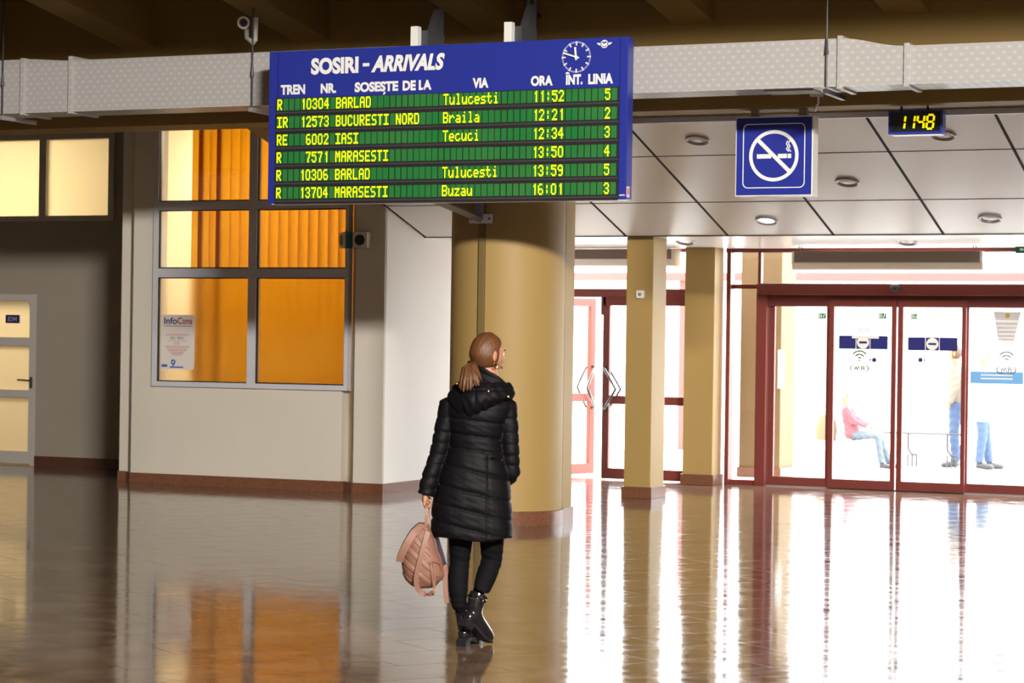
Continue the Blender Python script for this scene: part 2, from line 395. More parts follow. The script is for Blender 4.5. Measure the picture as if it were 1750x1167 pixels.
mb.build('wall_room_inside', M['cream'], kind='structure')
win2 = struct('window_2'); yy = RY-.03
greyalu = mat('grey_aluminium', (.44, .41, .385), .45)
mb = MB(); mb.box(-19.9, yy, 3.10, -16.05, RY+.1, 3.165); mb.box(-19.9, yy, 4.13, -16.05, RY+.1, 4.20); mb.box(-16.13, yy, 3.1, -16.05, RY+.1, 4.2); mb.box(-17.17, yy, 3.1, -17.065, RY+.1, 4.2); mb.box(-18.25, yy, 3.1, -18.15, RY+.1, 4.2)
mb.build('window_frame', greyalu, win2)
for a, b in ((-18.15, -17.17), (-17.065, -16.13), (-19.9, -18.25)):
    mb = MB(); mb.box(a, RY+.02, 3.165, b, RY+.026, 4.13); mb.build('pane', M['film'], win2)
d3 = struct('door_1')
mb = MB()
XR = -17.20; XL = -18.34
mb.box(XR-.09, yy+.01, .02, XR, RY+.06, 2.17); mb.box(XL, yy+.01, .02, XL+.09, RY+.06, 2.17)
for a, b in ((.02, .17), (.86, .95), (1.516, 1.62), (2.088, 2.17)): mb.box(XL, yy+.01, a, XR, RY+.06, b)
mb.build('door_frame', greyalu, d3)
for a, b in ((.17, .86), (.95, 1.516), (1.62, 2.088)):
    mb = MB(); mb.box(XL+.09, RY+.02, a, XR-.09, RY+.026, b); mb.build('pane', M['film'], d3)
mb = MB(); mb.cyl((-17.25, yy-.05, 1.075), (-17.25, yy+.02, 1.075), .012, 12); mb.tube([(-17.25, yy-.05, 1.075), (-17.33, yy-.055, 1.08), (-17.42, yy-.05, 1.083)], .011, 10); mb.box(-17.265, yy-.004, .98, -17.235, yy+.015, 1.12, .003)
mb.build('door_handle', M['dark'], d3, True)
mb = MB(); a = P(7, 552, yy); b = P(30, 538, yy); mb.box(a.x, yy+.028, a.z, b.x, yy+.049, b.z, .003)
pq = thing('door_plaque', 'small dark blue plaque with pale letters on the top pane of the grey door', 'sign', (a.x, yy, a.z))
mb.build('plate', mat('navy_plate', (.012, .012, .10), .4), pq)
mb = MB(); fit_text(mb, 'IDM', a.x+.04, a.z+.025, b.x-.03, b.z-.025, yy+.026, .02); mb.build('lettering', mat('pale_blue_lettering', (.3, .3, .5), .5), pq)

# raking ochre beam and sloping panel ceiling over the entrance
KS = .2924
def SZ(y): return 2.80+KS*(22.78-y)
ceil2 = struct('ceiling_entrance')
mb = MB(); mb.prismx([(19.72, SZ(19.72)), (22.78, 2.80), (22.78, 2.85), (19.72, SZ(19.72)+.05)], -11.1, 9); mb.box(-11.1, 22.78, 2.80, 9, FY+.05, 2.85)
mb.build('panels', M['panel'], ceil2)
xs = [-11.1+.02]+[-7.563-1.139*k for k in range(-10, 3)]
mb = MB()
for x in xs:
    mb.prismx([(19.72, SZ(19.72)-.002), (22.78, 2.798), (22.78, 2.81), (19.72, SZ(19.72)+.01)], x-.014, x+.014)
    if x in (xs[1],): pass
for y in (20.55, 21.79):
    mb.prismx([(y-.006, SZ(y)-.001), (y+.006, SZ(y+.012)-.001), (y+.006, SZ(y)+.01), (y-.006, SZ(y)+.01)], -11.1, 9)
mb.box(-11.1, 22.77, 2.796, 9, 22.79, 2.803)
mb.build('joint_lines', M['joint'], ceil2)
mb = MB(); mb.box(-11.1, 19.70, 3.685, 9, 19.78, 3.735); mb.build('edge_strip', M['alu'], ceil2)
mb = MB(); A = [(-11.62, 19.72, 3.76), (-11.1, 19.72, 3.70), (-11.1, 19.72, 4.1), (-11.62, 19.72, 4.1)]
B = [(-11.42, 21.95, 3.10), (-11.1, 21.95, 3.05), (-11.1, 21.95, 3.5), (-11.42, 21.95, 3.5)]
mb.loft([A, B]); mb.build('raking_beam', M['ochre'], ceil2)

# entrance front ------------------------------------------------------------
def px(x, y=600, Y=FY): return P(x, y, Y).x
wf = MB(); wf.box(-1.5, FY, 0, 9, FY+.2, 5.5); wf.box(-11.3, FY, 2.85, 9, FY+.2, 5.5); wf.build('wall_entrance', M['plaster'], kind='structure')
def column_box(name, x0, x1, y0, y1, zt):
    s = struct(name); mb = MB(); mb.box(x0, y0, .1, x1, y1, zt, .012); mb.build('shaft', M['ochre'], s)
    mb = MB(); mb.box(x0-.02, y0-.02, 0, x1+.02, y1+.02, .125, .006); mb.build('plinth', M['granite'], s)
    return s
column_box('column_square', -8.74, -8.435, 22.9, 23.32, 2.80)
column_box('column_wall', -9.0, -8.63, 25.52, 25.86, 2.80)

# door 2: hinged double door between the columns
d2 = struct('door_2'); R = M['red']
y0, y1 = FY-.06, FY+.02
mb = MB(); mb.box(-11.1, y0, 2.215, -9.0, y1, 2.315); mb.box(-11.1, y0, 2.76, -9.0, y1, 2.80); mb.box(-11.1, y0, 0, -11.02, y1, 2.8)
mb.box(-10.19, y0+.01, 2.0, -10.13, y1, 2.3)
mb.build('door_frame', R, d2)
mb = MB(); mb.box(-11.02, FY-.02, 2.315, -9.0, FY-.014, 2.76); mb.build('transom_pane', M['glass'], d2)
def leaf(parent, x0, x1, yc, R, st=.085, bot=.14, top=.10, mid=(.92, 1.02), z1=2.215, name='door_leaf', xf=None):
    f = MB(); d = .03; mat4 = xf
    f.box(x0, yc-d, .012, x0+st, yc+d, z1); f.box(x1-st, yc-d, .012, x1, yc+d, z1)
    f.box(x0, yc-d, .012, x1, yc+d, bot); f.box(x0, yc-d, z1-top, x1, yc+d, z1)
    if mid: f.box(x0, yc-d, mid[0], x1, yc+d, mid[1])
    g = MB(); g.box(x0+st, yc-.004, bot, x1-st, yc+.004, z1-top)
    if mat4:
        f.v = [tuple(mat4 @ Vector(v)) for v in f.v]; g.v = [tuple(mat4 @ Vector(v)) for v in g.v]
    o = f.build(name, R, parent); g.build('pane', M['glass'], o); return o
def handle(parent, x, yc, sgn, xf=None):
    h = MB()
    for dy in (-1, 1):
        pts = [(x, yc+dy*.03, 1.36), (x, yc+dy*.075, 1.35), (x+sgn*.07, yc+dy*.085, 1.24), (x+sgn*.155, yc+dy*.085, 1.10), (x+sgn*.07, yc+dy*.085, .96), (x, yc+dy*.075, .85), (x, yc+dy*.03, .84)]
        if xf: pts = [xf @ Vector(p) for p in pts]
        h.tube(pts, .016, 10)
    h.build('door_handle', M['chrome'], parent, True)
o = leaf(d2, -10.16, -9.02, FY-.02, R); handle(o, -10.12, FY-.02, 1)
# the open leaf, swung outwards
hx = -11.02
xf = Matrix.Translation((hx, FY-.02, 0)) @ Matrix.Rotation(math.radians(69), 4, 'Z') @ Matrix.Translation((-hx, -(FY-.02), 0))
o = leaf(d2, hx, hx+1.0, FY-.02, mat('red_lacquer_pale', (.27, .065, .05), .45), xf=xf); handle(o, hx+.95, FY-.02, -1, xf)  # open leaf has a paler red than the other frames

# window 3: side light left of the sliding door
w3 = struct('window_3'); mb = MB()
xa, xb, xc = px(1244, 600), px(1251, 600), px(1296, 600)
mb.box(xa, FY-.09, 0, xb, FY+.06, 2.80); mb.box(xb, FY-.03, 2.325, xc, FY+.03, 2.375); mb.box(xb, FY-.03, 2.755, -1.5, FY+.03, 2.80)
mb.box(xb, FY-.03, 0, xc, FY+.03, .06); mb.box(xc, FY-.05, 2.38, px(1303, 450), FY+.03, 2.80); mb.box(xa-.02, FY-.06, 2.755, -1.5, FY, 2.8)
mb.build('window_frame', R, w3)
mb = MB(); mb.box(xb, FY-.004, .06, xc, FY+.004, 2.325); mb.build('pane', M['glass'], w3)
mb = MB(); mb.box(xb, FY-.004, 2.39, -1.5, FY+.004, 2.755); mb.build('transom_pane', M['glass'], w3)

# door 3: automatic sliding door
d4 = struct('door_3'); mb = MB()
mb.box(px(1293, 490, 25.68), 25.68, 2.255, -1.5, FY+.05, 2.385, .012); o = mb.build('door_header', R, d4)
mb = MB(); mb.box(xc, FY-.10, 0, px(1313, 600), FY+.08, 2.26); mb.build('door_jamb', R, d4)
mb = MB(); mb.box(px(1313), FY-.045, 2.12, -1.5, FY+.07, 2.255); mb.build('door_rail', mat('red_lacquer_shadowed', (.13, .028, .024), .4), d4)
def sl_leaf(a, b, yc, la, lb):
    f = MB(); d = .022; A, B = px(a, 600, yc), px(b, 600, yc)
    wl = px(a+la, 600, yc)-A; wr = B-px(b-lb, 600, yc)
    f.box(A, yc-d, .012, A+wl, yc+d, 2.2); f.box(B-wr, yc-d, .012, B, yc+d, 2.2); f.box(A, yc-d, .012, B, yc+d, .115); f.box(A, yc-d, 2.13, B, yc+d, 2.2)
    o = f.build('door_leaf', R, d4); g = MB(); g.box(A+wl, yc-.004, .115, B-wr, yc+.004, 2.13); g.build('pane', M['glass'], o)
    return o
sl_leaf(1314.5, 1421, FY+.02, 10, 8)
sl_leaf(1417, 1532, FY-.05, 8.5, 8)
sl_leaf(1534.5, 1651, FY-.05, 9, 7)
sl_leaf(1652, 1790, FY+.02, 4, 10)
sl_leaf(1796, 1930, FY+.02, 8, 8)
sl_leaf(1936, 2110, FY+.02, 8, 8); sl_leaf(2114, 2300, FY+.02, 8, 8)
mb = MB()
mb.box(px(1313), FY-.03, 0, -1.5, FY+.05, .012); mb.build('door_track', M['grey'], d4)

# ================================================================ ARRIVALS BOARD
BY = 17.6; BX0, BX1, BZ0, BZ1 = -10.122, -6.73, 2.845, 4.19
bd = thing('arrivals_board', 'big blue arrivals board with green display rows hung in front of the round column', 'display board', (-8.4, BY+.1, BZ0))
mb = MB(); mb.box(BX0, BY, BZ0, BX1, BY+.13, BZ1, .008); mb.build('housing', M['blue'], bd)
mb = MB(); mb.box(BX0+.04, BY+.01, BZ0-.006, BX1-.01, BY+.12, BZ0+.002); mb.build('bottom_strip', M['white'], bd)
gapm = mat('navy_gap', (.006, .008, .06), .5)
for p_, z_a in ((1058, BZ1-.005), (474, BZ1-.005)):
    gx = px(p_, 200, BY); mb = MB(); mb.box(gx, BY-.001, BZ0+.01, gx+.006, BY+.002, z_a); mb.build('panel_gap', gapm, bd)
# header lettering
TY = BY-.003
def rect(xa, ya, xb, yb): a = P(xa, ya, TY); b = P(xb, yb, TY); return a.x, a.z, b.x, b.z
def hdr(name, *items):
    for (t, xa, xb, za, zb, sh) in items:
        mb = MB(); fit_text(mb, t, px(xa, 120, TY), za, px(xb, 120, TY), zb, TY, .05, sh)
        if t == 'SOSESTE':
            a = px(657, 150, TY); mb.prism([(a-.012, 3.785), (a+.005, 3.785), (a+.012, 3.802), (a-.004, 3.802)], TY, TY+.003); mb.prism([(a-.014, 3.772), (a-.006, 3.768), (a+.005, 3.786), (a-.008, 3.786)], TY, TY+.003)
        if t == 'INT.':
            a = px(969.5, 130, TY); mb.prism([(a-.016, 3.898), (a+.018, 3.898), (a+.018, 3.906), (a+.006, 3.914), (a-.004, 3.914), (a-.016, 3.906)], TY, TY+.003)
        if t == 'ARRIVALS':
            xa, xb = px(620, 110, TY), px(631, 110, TY); mb.prism([(xa, 4.028), (xb, 4.028), (xb, 4.056), (xa, 4.056)], TY, TY+.003)
        mb.build(name, M['ink'], bd)
tz0, tz1 = 3.972, 4.118
hdr('title_lettering', ('SOSIRI', 531.5, 612.5, tz0, tz1, 0), ('ARRIVALS', 634, 760, tz0, tz1, .26))
hz0, hz1 = 3.805, 3.892
hdr('column_heading', ('TREN', 480, 522, hz0, hz1, 0), ('NR.', 548.5, 575, hz0, hz1, 0), ('SOSESTE', 606.5, 681, hz0, hz1, 0), ('DE LA', 688.5, 738, hz0, hz1, 0),
    ('VIA', 808, 835, hz0, hz1, 0), ('ORA', 907.5, 945, hz0, hz1, 0), ('INT.', 967.5, 996, hz0, hz1, 0), ('LINIA', 1005.5, 1048, hz0, hz1, 0))
# clock
cxk, czk, rk = -7.191, 4.036, .131
ck = MB()
for i in range(60):
    a = 2*PI*i/60; r0 = rk-(.034 if i % 5 == 0 else .014)
    ck.seg(cxk+r0*math.sin(a), czk+r0*math.cos(a), cxk+rk*math.sin(a), czk+rk*math.cos(a), .011 if i % 5 == 0 else .0035, TY, TY+.003)
ck.build('clock_dial', M['ink'], bd)
def hand(ang, l, wd, tail):
    h = MB(); a = math.radians(ang); s_, c_ = math.sin(a), math.cos(a)
    h.seg(cxk-tail*s_, czk-tail*c_, cxk+l*s_, czk+l*c_, wd, TY-.012, TY-.007); return h
hand(354, .082, .016, .026).build('hour_hand', M['ink'], bd)
h = hand(288, .121, .013, .03); h.build('minute_hand', M['ink'], bd)
h = MB(); h.cyl((cxk, TY-.014, czk), (cxk, TY+.004, czk), .012, 16); h.build('clock_hub', M['ink'], bd)
# winged wheel emblem
em = MB(); ex, ez = -6.942, 4.135
em.ring((ex, ez), .026, .034, TY, TY+.003, 32)
for s_ in (-1, 1):
    em.prism([(ex+s_*.012, ez+.008), (ex+s_*.068, ez+.012), (ex+s_*.062, ez+.002), (ex+s_*.048, ez-.008), (ex+s_*.026, ez-.013), (ex+s_*.01, ez-.014)], TY, TY+.003)
em.prism([(ex-.012, ez+.008), (ex, ez+.0), (ex+.012, ez+.008), (ex+.011, ez-.014), (ex, ez-.022), (ex-.011, ez-.014)], TY-.001, TY+.003)
em.prism([(ex-.010, ez+.024), (ex-.003, ez+.014), (ex+.003, ez+.014), (ex+.010, ez+.024), (ex+.004, ez+.027), (ex-.004, ez+.027)], TY, TY+.003)
em.build('winged_wheel_emblem', M['ink'], bd)
mb = MB(); fit_text(mb, 'AEG', -6.794, 2.874, -6.742, 2.888, TY, .03); mb.build('maker_lettering', M['ink'], bd)
mb = MB(); mb.box(BX1, BY+.005, 2.865, BX1+.002, BY+.075, 2.955); st = mb.build('side_sticker', mat('white_sticker', (.7, .62, .6), .5), bd)
mb = MB()
for k in range(3): mb.box(BX1+.002, BY+.02, 2.89+.016*k, BX1+.003, BY+.062, 2.90+.016*k)
for k in (0, 1): mb.box(BX1+.002, BY+.018+.042*k, 2.885, BX1+.003, BY+.022+.042*k, 2.94)
mb.build('sticker_print', mat('red_print', (.6, .12, .1), .5), st)

FONT = {
 'A': '01110 10001 10001 11111 10001 10001 10001', 'B': '11110 10001 10001 11110 10001 10001 11110', 'C': '01110 10001 10000 10000 10000 10001 01110',
 'D': '11110 10001 10001 10001 10001 10001 11110', 'E': '11111 10000 10000 11110 10000 10000 11111', 'I': '11111 00100 00100 00100 00100 00100 11111',
 'L': '10000 10000 10000 10000 10000 10000 11111', 'M': '10001 11011 10101 10101 10001 10001 10001', 'N': '10001 11001 11001 10101 10011 10011 10001',
 'O': '01110 10001 10001 10001 10001 10001 01110', 'R': '11110 10001 10001 11110 10100 10010 10001', 'S': '01111 10000 10000 01110 00001 00001 11110',
 'T': '11111 00100 00100 00100 00100 00100 00100', 'U': '10001 10001 10001 10001 10001 10001 01110',
 'a': '00000 00000 01110 00001 01111 10001 01111', 'c': '00000 00000 01110 10000 10000 10001 01110', 'e': '00000 00000 01110 10001 11111 10000 01110',
 'i': '00100 00000 01100 00100 00100 00100 01110', 'l': '01100 00100 00100 00100 00100 00100 01110', 'r': '00000 00000 10110 11001 10000 10000 10000',
 's': '00000 00000 01111 10000 01110 00001 11110', 't': '01000 01000 11110 01000 01000 01001 00110', 'u': '00000 00000 10001 10001 10001 10011 01101',
 'z': '00000 00000 11111 00010 00100 01000 11111', ':': '00000 00100 00100 00000 00100 00100 00000',
 '0': '01110 10001 10001 10001 10001 10001 01110', '1': '00010 00110 00010 00010 00010 00010 00010', '2': '01110 10001 00001 00010 00100 01000 11111',
 '3': '01110 10001 00001 00110 00001 10001 01110', '4': '00010 00110 01010 10010 11111 00010 00010', '5': '11111 10000 11110 00001 00001 10001 01110',
 '6': '01110 10000 10000 11110 10001 10001 01110', '7': '11111 00001 00010 00010 00100 00100 00100', '9': '01110 10001 10001 01111 00001 00001 01110'}
DX0 = -10.037; PIT = .05855
rows = [('R', '10304', 'BARLAD', 'Tulucesti', '11:52', '5'), ('IR', '12573', 'BUCURESTI NORD', 'Braila', '12:21', '2'), ('RE', '6002', 'IASI', 'Tecuci', '12:34', '3'),
        ('R', '7571', 'MARASESTI', '', '13:50', '4'), ('R', '10306', 'BARLAD', 'Tulucesti', '13:59', '5'), ('R', '13704', 'MARASESTI', 'Buzau', '16:01', '3')]
for k, r in enumerate(rows):
    zt = 3.768-.1557*k; zb = zt-.1015
    mb = MB(); mb.box(DX0-.012, BY-.006, zb-.046, px(1057, 250, BY), BY+.004, zt+.0075); rw = mb.build('display_row', mat('charcoal_row', (.022, .02, .022), .45), bd)
    mb = MB(); mb.box(DX0-.012, BY-.012, zb-.028, px(1057, 250, BY), BY-.004, zb-.014); mb.build('row_ledge', M['dark'], rw)
    c = MB(); nn = 55
    for j in range(nn):
        g = .009 if j % 6 else .0065
        c.box(DX0+PIT*j+g, BY-.0085, zb, DX0+PIT*(j+1)-.004, BY-.005, zt)
    c.build('green_cells', M['cell'], rw)
    def put(name, s_, col):
        if not s_: return
        t = MB()
        for q, ch in enumerate(s_):
            if ch == ' ': continue
            on = {(ci, ri) for ri, line in enumerate(FONT[ch].split()) for ci, b_ in enumerate(line) if b_ == '1'}; vid = {}
            def vx(ci, ri, y):
                if (ci, ri, y) not in vid:
                    vid[ci, ri, y] = len(t.v); t.v.append((DX0+PIT*(col+q)+.0078+ci*.0092, (BY-.0115, BY-.0088)[y], zt-.004-ri*.0134))
                return vid[ci, ri, y]
            for ci, ri in sorted(on):
                A = [(ci, ri), (ci+1, ri), (ci+1, ri+1), (ci, ri+1)]
                t.f.append(tuple(vx(*p, 0) for p in A)); t.f.append(tuple(vx(*p, 1) for p in A[::-1]))
                for (i0, i1, dc_, dr_) in ((0, 1, 0, -1), (1, 2, 1, 0), (2, 3, 0, 1), (3, 0, -1, 0)):
                    if (ci+dc_, ri+dr_) not in on: t.f.append((vx(*A[i0], 0), vx(*A[i0], 1), vx(*A[i1], 1), vx(*A[i1], 0)))
        t.build(name, M['led'], rw)
    put('train_type', r[0], 0); put('train_number', r[1], 9-len(r[1])); 
    for wd_, c_0 in zip(r[2].split(), (10, 20)): put('origin_station', wd_, c_0)
    put('via_station', r[3], 28-.3); put('arrival_time', r[4], 42-.1); put('track_number', r[5], 53)
# steel arms behind the board
def arm(xc):
    mb = MB(); mb.box(xc-.035, BY+.02, 4.19, xc+.035, BY+.09, 4.36, .004); mb.build('arm_end', M['white'], bd)
    mb = MB(); mb.box(xc-.03, BY+.09, 4.20, xc+.10, 18.02, 4.33); mb.prismx([(BY+.22, 4.33), (18.02, 4.33), (18.02, 4.55), (BY+.36, 4.55)], xc+.02, xc+.09); mb.build('support_arm', M['dark'], bd)
arm(px(706, 60, BY)); arm(px(866, 55, BY))
q_ = on_column(824, 374); plx, ply, plz = q_.x, q_.y, q_.z
mb = MB(); mb.box(plx-.115, ply-.035, plz-.042, plx+.115, ply-.02, plz+.042, .003); mb.box(plx-.05, ply-.03, plz-.04, plx+.05, ply+.03, plz+.04); pt = mb.build('mounting_plate', M['white'], bd)
for s_ in (-1, 1):
    mb = MB(); mb.cyl((plx+s_*.088, ply-.046, plz), (plx+s_*.088, ply-.03, plz), .011, 6); mb.build('bolt', M['dark'], pt)
mb = MB(); mb.tube([(plx, ply-.04, plz), (plx-.07, BY+.11, 2.90)], .036, 4); mb.build('strut', M['grey'], bd)
mb = MB(); mb.box(plx-.03, ply-.09, plz+.02, plx+.03, ply-.035, 4.3); mb.build('support_post', M['grey'], bd)

# ================================================================ DUCT
DY = 18.15
def dz(y, x=800): return P(x, y, DY).z
duct = thing('ventilation_duct', 'long silver embossed air duct running across the hall under the dark ceiling', 'duct', (-8, DY+.25, 3.76))
ZB = P(450, 180, DY).z
def sect(x0, x1, zt0, zt1, name='duct_section'):
    mb = MB(); n = 8; rings = []
    for i in range(n+1):
        t = i/n; s_ = t*t*(3-2*t); z = zt0+(zt1-zt0)*s_; x = x0+(x1-x0)*t
        rings.append([(x, DY, ZB), (x, DY+.42, ZB), (x, DY+.42, z), (x, DY, z)])
    mb.loft(rings); mb.build(name, M['duct'], duct)
zl, zm, zr = P(450, 89, DY).z, P(1083, 80, DY).z, P(1750, 70, DY).z
X = lambda p, y: P(p, y, DY).x
sect(-19.5, X(40, 150), zl+.03, zl+.03); sect(X(40, 150), X(122, 150), zl+.03, zl); sect(X(122, 150), X(760, 150), zl, zl)
sect(X(760, 150), X(880, 150), zl, zm); sect(X(880, 150), X(1434, 110), zm, zm); sect(X(1434, 110), X(1545, 110), zm, zr); sect(X(1545, 110), 8.8, zr, zr)
for p in (40, 122, 1436, 1550):
    x = X(p, 120); zt = (zl+.02 if p < 200 else (zm if p < 1500 else zr))
    mb = MB(); mb.box(x-.022, DY-.022, ZB-.02, x+.022, DY+.44, zt+.02, .004); mb.build('flange', M['duct'], duct)
for p in (8, 434, 1414):
    x = X(p, 130); mb = MB(); mb.cyl((x, DY-.03, ZB-.05), (x, DY-.03, 5.5), .008, 8); mb.cyl((x, DY-.03, zm-.13), (x, DY-.03, zm+.02), .017, 10, .006); mb.build('hanger_rod', M['dark'], duct)
    mb = MB(); mb.box(x-.02, DY-.06, ZB-.06, x+.02, DY+.5, ZB-.022, .003); mb.build('hanger_angle', M['dark' if p > 1000 else 'grey'], duct)
mb = MB(); xa, xb = X(1300, 150), X(1385, 150); mb.box(xa, DY+.08, ZB-.012, xb, DY+.34, ZB+.002); gr = mb.build('air_grille', M['grey'], duct)
mb = MB()
for k in range(16): xx = xa+.01+(xb-xa-.02)*k/15; mb.box(xx-.003, DY+.085, ZB-.016, xx+.003, DY+.335, ZB-.011)
mb.build('grille_bars', M['white'], gr)

# ================================================================ HANGING SIGNS
SY = 19.33
sx0, sx1, sz0, sz1 = P(1259, 270, SY).x, P(1387, 270, SY).x, P(1320, 333, SY).z, P(1320, 201, SY).z
sg = thing('no_smoking_sign', 'square blue no smoking sign hanging from the brown beam on two brackets', 'sign', ((sx0+sx1)/2, SY, sz0))
mb = MB(); mb.box(sx0-.012, SY, sz0-.012, sx1+.012, SY+.16, sz1+.012, .006); mb.build('sign_box', M['white'], sg)
mb = MB(); mb.box(sx0, SY-.004, sz0, sx1, SY+.002, sz1); mb.build('blue_face', M['blue'], sg)
cxs, czs = (sx0+sx1)/2, (sz0+sz1)/2+.004; W = sx1-sx0; yf = SY-.007
def rrect(hw, r, n=8):
    out = []
    for (qx_, qz_, a0_) in ((hw-r, hw-r, 0), (-hw+r, hw-r, 90), (-hw+r, -hw+r, 180), (hw-r, -hw+r, 270)):
        for i in range(n+1): a = math.radians(a0_+90*i/n); out.append((qx_+r*math.cos(a), qz_+r*math.sin(a)))
    return out
o_, i_ = rrect(W*.415, W*.07), rrect(W*.403, W*.06)
mb = MB(); mk = lambda pts, y: [(cxs+a, y, czs+b) for a, b in pts]
mb.loft([mk(i_, yf), mk(o_, yf), mk(o_, yf+.004), mk(i_, yf+.004), mk(i_, yf)], caps=False); mb.build('border_line', M['ink'], sg)
mb = MB(); mb.ring((cxs, czs), W*.285, W*.33, yf, yf+.004, 64); mb.build('prohibition_ring', M['ink'], sg)
mb = MB(); a = math.radians(-44); mb.seg(cxs-W*.3*math.cos(a), czs-W*.3*math.sin(a), cxs+W*.3*math.cos(a), czs+W*.3*math.sin(a), W*.05, yf-.002, yf+.004); mb.build('prohibition_bar', M['ink'], sg)
mb = MB(); zc = czs-.004
for (u0, u1) in ((-.225, -.035), (.055, .175), (.185, .232)): mb.prism([(cxs+W*u0, zc-W*.028), (cxs+W*u1, zc-W*.028), (cxs+W*u1, zc+W*.028), (cxs+W*u0, zc+W*.028)], yf, yf+.004)
mb.build('cigarette', M['ink'], sg)
mb = MB()
for du in (0, .028):
    q = [(.20+du, .05), (.165+du, .085), (.19+du, .115), (.165+du, .15), (.185+du, .19)]
    for (a, b), (c, d) in zip(q, q[1:]): mb.seg(cxs+W*a, czs+W*b, cxs+W*c, czs+W*d, W*.014, yf, yf+.004)
mb.build('smoke_curl', M['ink'], sg)
for p in (1287, 1369):
    x = P(p, 195, SY).x; mb = MB(); mb.box(x-.045, SY+.05, sz1, x+.045, SY+.11, sz1+.02); mb.box(x-.035, SY+.05, sz1, x+.035, SY+.06, 3.76); mb.box(x+.02, SY+.05, sz1, x+.035, SY+.11, 3.76); mb.build('hanger_bracket', M['grey'], sg)

dx0, dx1, dz0_, dz1_ = P(1518, 208, SY).x, P(1611, 208, SY).x, P(1565, 229, SY).z, P(1565, 188.5, SY).z
dc = thing('digital_clock', 'small blue digital clock with yellow digits hanging from the beam', 'clock', ((dx0+dx1)/2, SY, dz0_))
mb = MB(); mb.box(dx0, SY, dz0_, dx1, SY+.12, dz1_, .005); mb.build('housing', M['blue'], dc)
mb = MB(); mb.box(dx0+.02, SY-.004, dz0_+.022, dx1-.022, SY+.002, dz1_-.018); mb.build('display_window', mat('smoked_display', (.012, .018, .016), .2), dc)
mb = MB(); mb.box(dx0+.04, SY+.02, dz0_-.012, dx1-.01, SY+.1, dz0_-.001); mb.build('lower_tray', M['white'], dc)
SEG = {'1': 'bc', '4': 'fgbc', '8': 'abcdefg'}
dh = .118; dw = .056; amber = mat('amber_segment', (.9, .7, 0), .5, emit=(1.0, .85, .0), es=.95)
zb_ = (dz0_+dz1_)/2-dh/2
for q, ch in enumerate('1148'):
    mb = MB(); x = dx0+.085+q*.083
    pts = {'a': ((0, 1), (1, 1)), 'b': ((1, 1), (1, .5)), 'c': ((1, .5), (1, 0)), 'd': ((0, 0), (1, 0)), 'e': ((0, .5), (0, 0)), 'f': ((0, 1), (0, .5)), 'g': ((0, .5), (1, .5))}
    for s_ in SEG[ch]:
        (u0, v0), (u1, v1) = pts[s_]; k = .12
        mb.seg(x+u0*dw+v0*dh*.1+(u1-u0)*dw*k, zb_+v0*dh+(v1-v0)*dh*k, x+u1*dw+v1*dh*.1-(u1-u0)*dw*k, zb_+v1*dh-(v1-v0)*dh*k, .017, SY-.008, SY-.004)
    mb.build('yellow_digit', amber, dc)
for x in (dx0+.1, dx0+.33): mb = MB(); mb.cyl((x, SY+.06, dz1_), (x, SY+.06, 3.745), .012, 8); mb.build('hanger', M['dark'], dc)

jx = P(1388, 163, 19.0).x
jb = thing('junction_box', 'small white junction box with a cable below the duct', 'electrical box', (jx, 19.2, 3.78))
mb = MB(); mb.box(jx-.06, 19.12, 3.82, jx+.05, 19.2, 3.95, .006); mb.build('box', M['white'], jb)
mb = MB(); mb.tube([(jx+.01, 19.15, 3.83), (jx+.012, 19.15, 3.76), (jx-.03, 19.16, 3.70), (jx-.05, 19.3, 3.72)], .009, 8); mb.build('cable', M['white'], jb, True)

ux = P(904, 25, 19.1).x
co = thing('cable_conduit', 'pair of grey vertical conduits on the beam above the arrivals board', 'pipe', (ux, 19.15, 4.2))
for dx in (-.03, .03): mb = MB(); mb.cyl((ux+dx, 19.16, 4.0), (ux+dx, 19.16, 5.5), .026, 12); mb.build('conduit_pipe', M['grey'], co, True)
mb = MB(); mb.box(ux-.08, 19.17, 4.62, ux+.08, 19.2, 4.66); mb.build('clamp', M['dark'], co)

# CCTV camera
kx, kz = P(416, 39, 18.4).x, P(416, 39, 18.4).z; ppx = P(435, 30, 18.4).x
cc = thing('security_camera', 'white bullet security camera on a bent pole under the dark ceiling', 'camera', (ppx, 18.4, kz))
KT = Matrix.Translation((kx, 18.4, kz)) @ Matrix.Rotation(math.atan2(10.9, 18.4), 4, 'Z') @ Matrix.Rotation(math.radians(7), 4, 'X')
def kput(mb): mb.v = [KT @ Vector(v) for v in mb.v]; return mb
mb = MB(); mb.cyl((0, -.12, 0), (0, .15, 0), .058, 24); kput(mb).build('camera_body', M['white'], cc, True)
mb = MB(); mb.cyl((0, -.128, 0), (0, -.115, 0), .040, 24); ln = kput(mb).build('lens', mat('lens_black', (.01, .012, .03), .1), cc, True)
mb = MB()
for i in range(10): a = 2*PI*i/10; mb.sphere((.034*math.cos(a), -.127, .034*math.sin(a)), .0055, 8, 6)
kput(mb).build('infrared_led', mat('led_grey', (.4, .4, .42), .3), ln)
mb = MB(); mb.tube([(kx+.005, 18.45, kz-.05), (kx+.01, 18.45, kz-.135), (ppx-.02, 18.42, kz-.19), (ppx, 18.42, kz-.17), (ppx+.02, 18.4, kz+.16), (ppx+.02, 18.4, 5.0)], .022, 12); mb.build('pole', M['white'], cc, True)

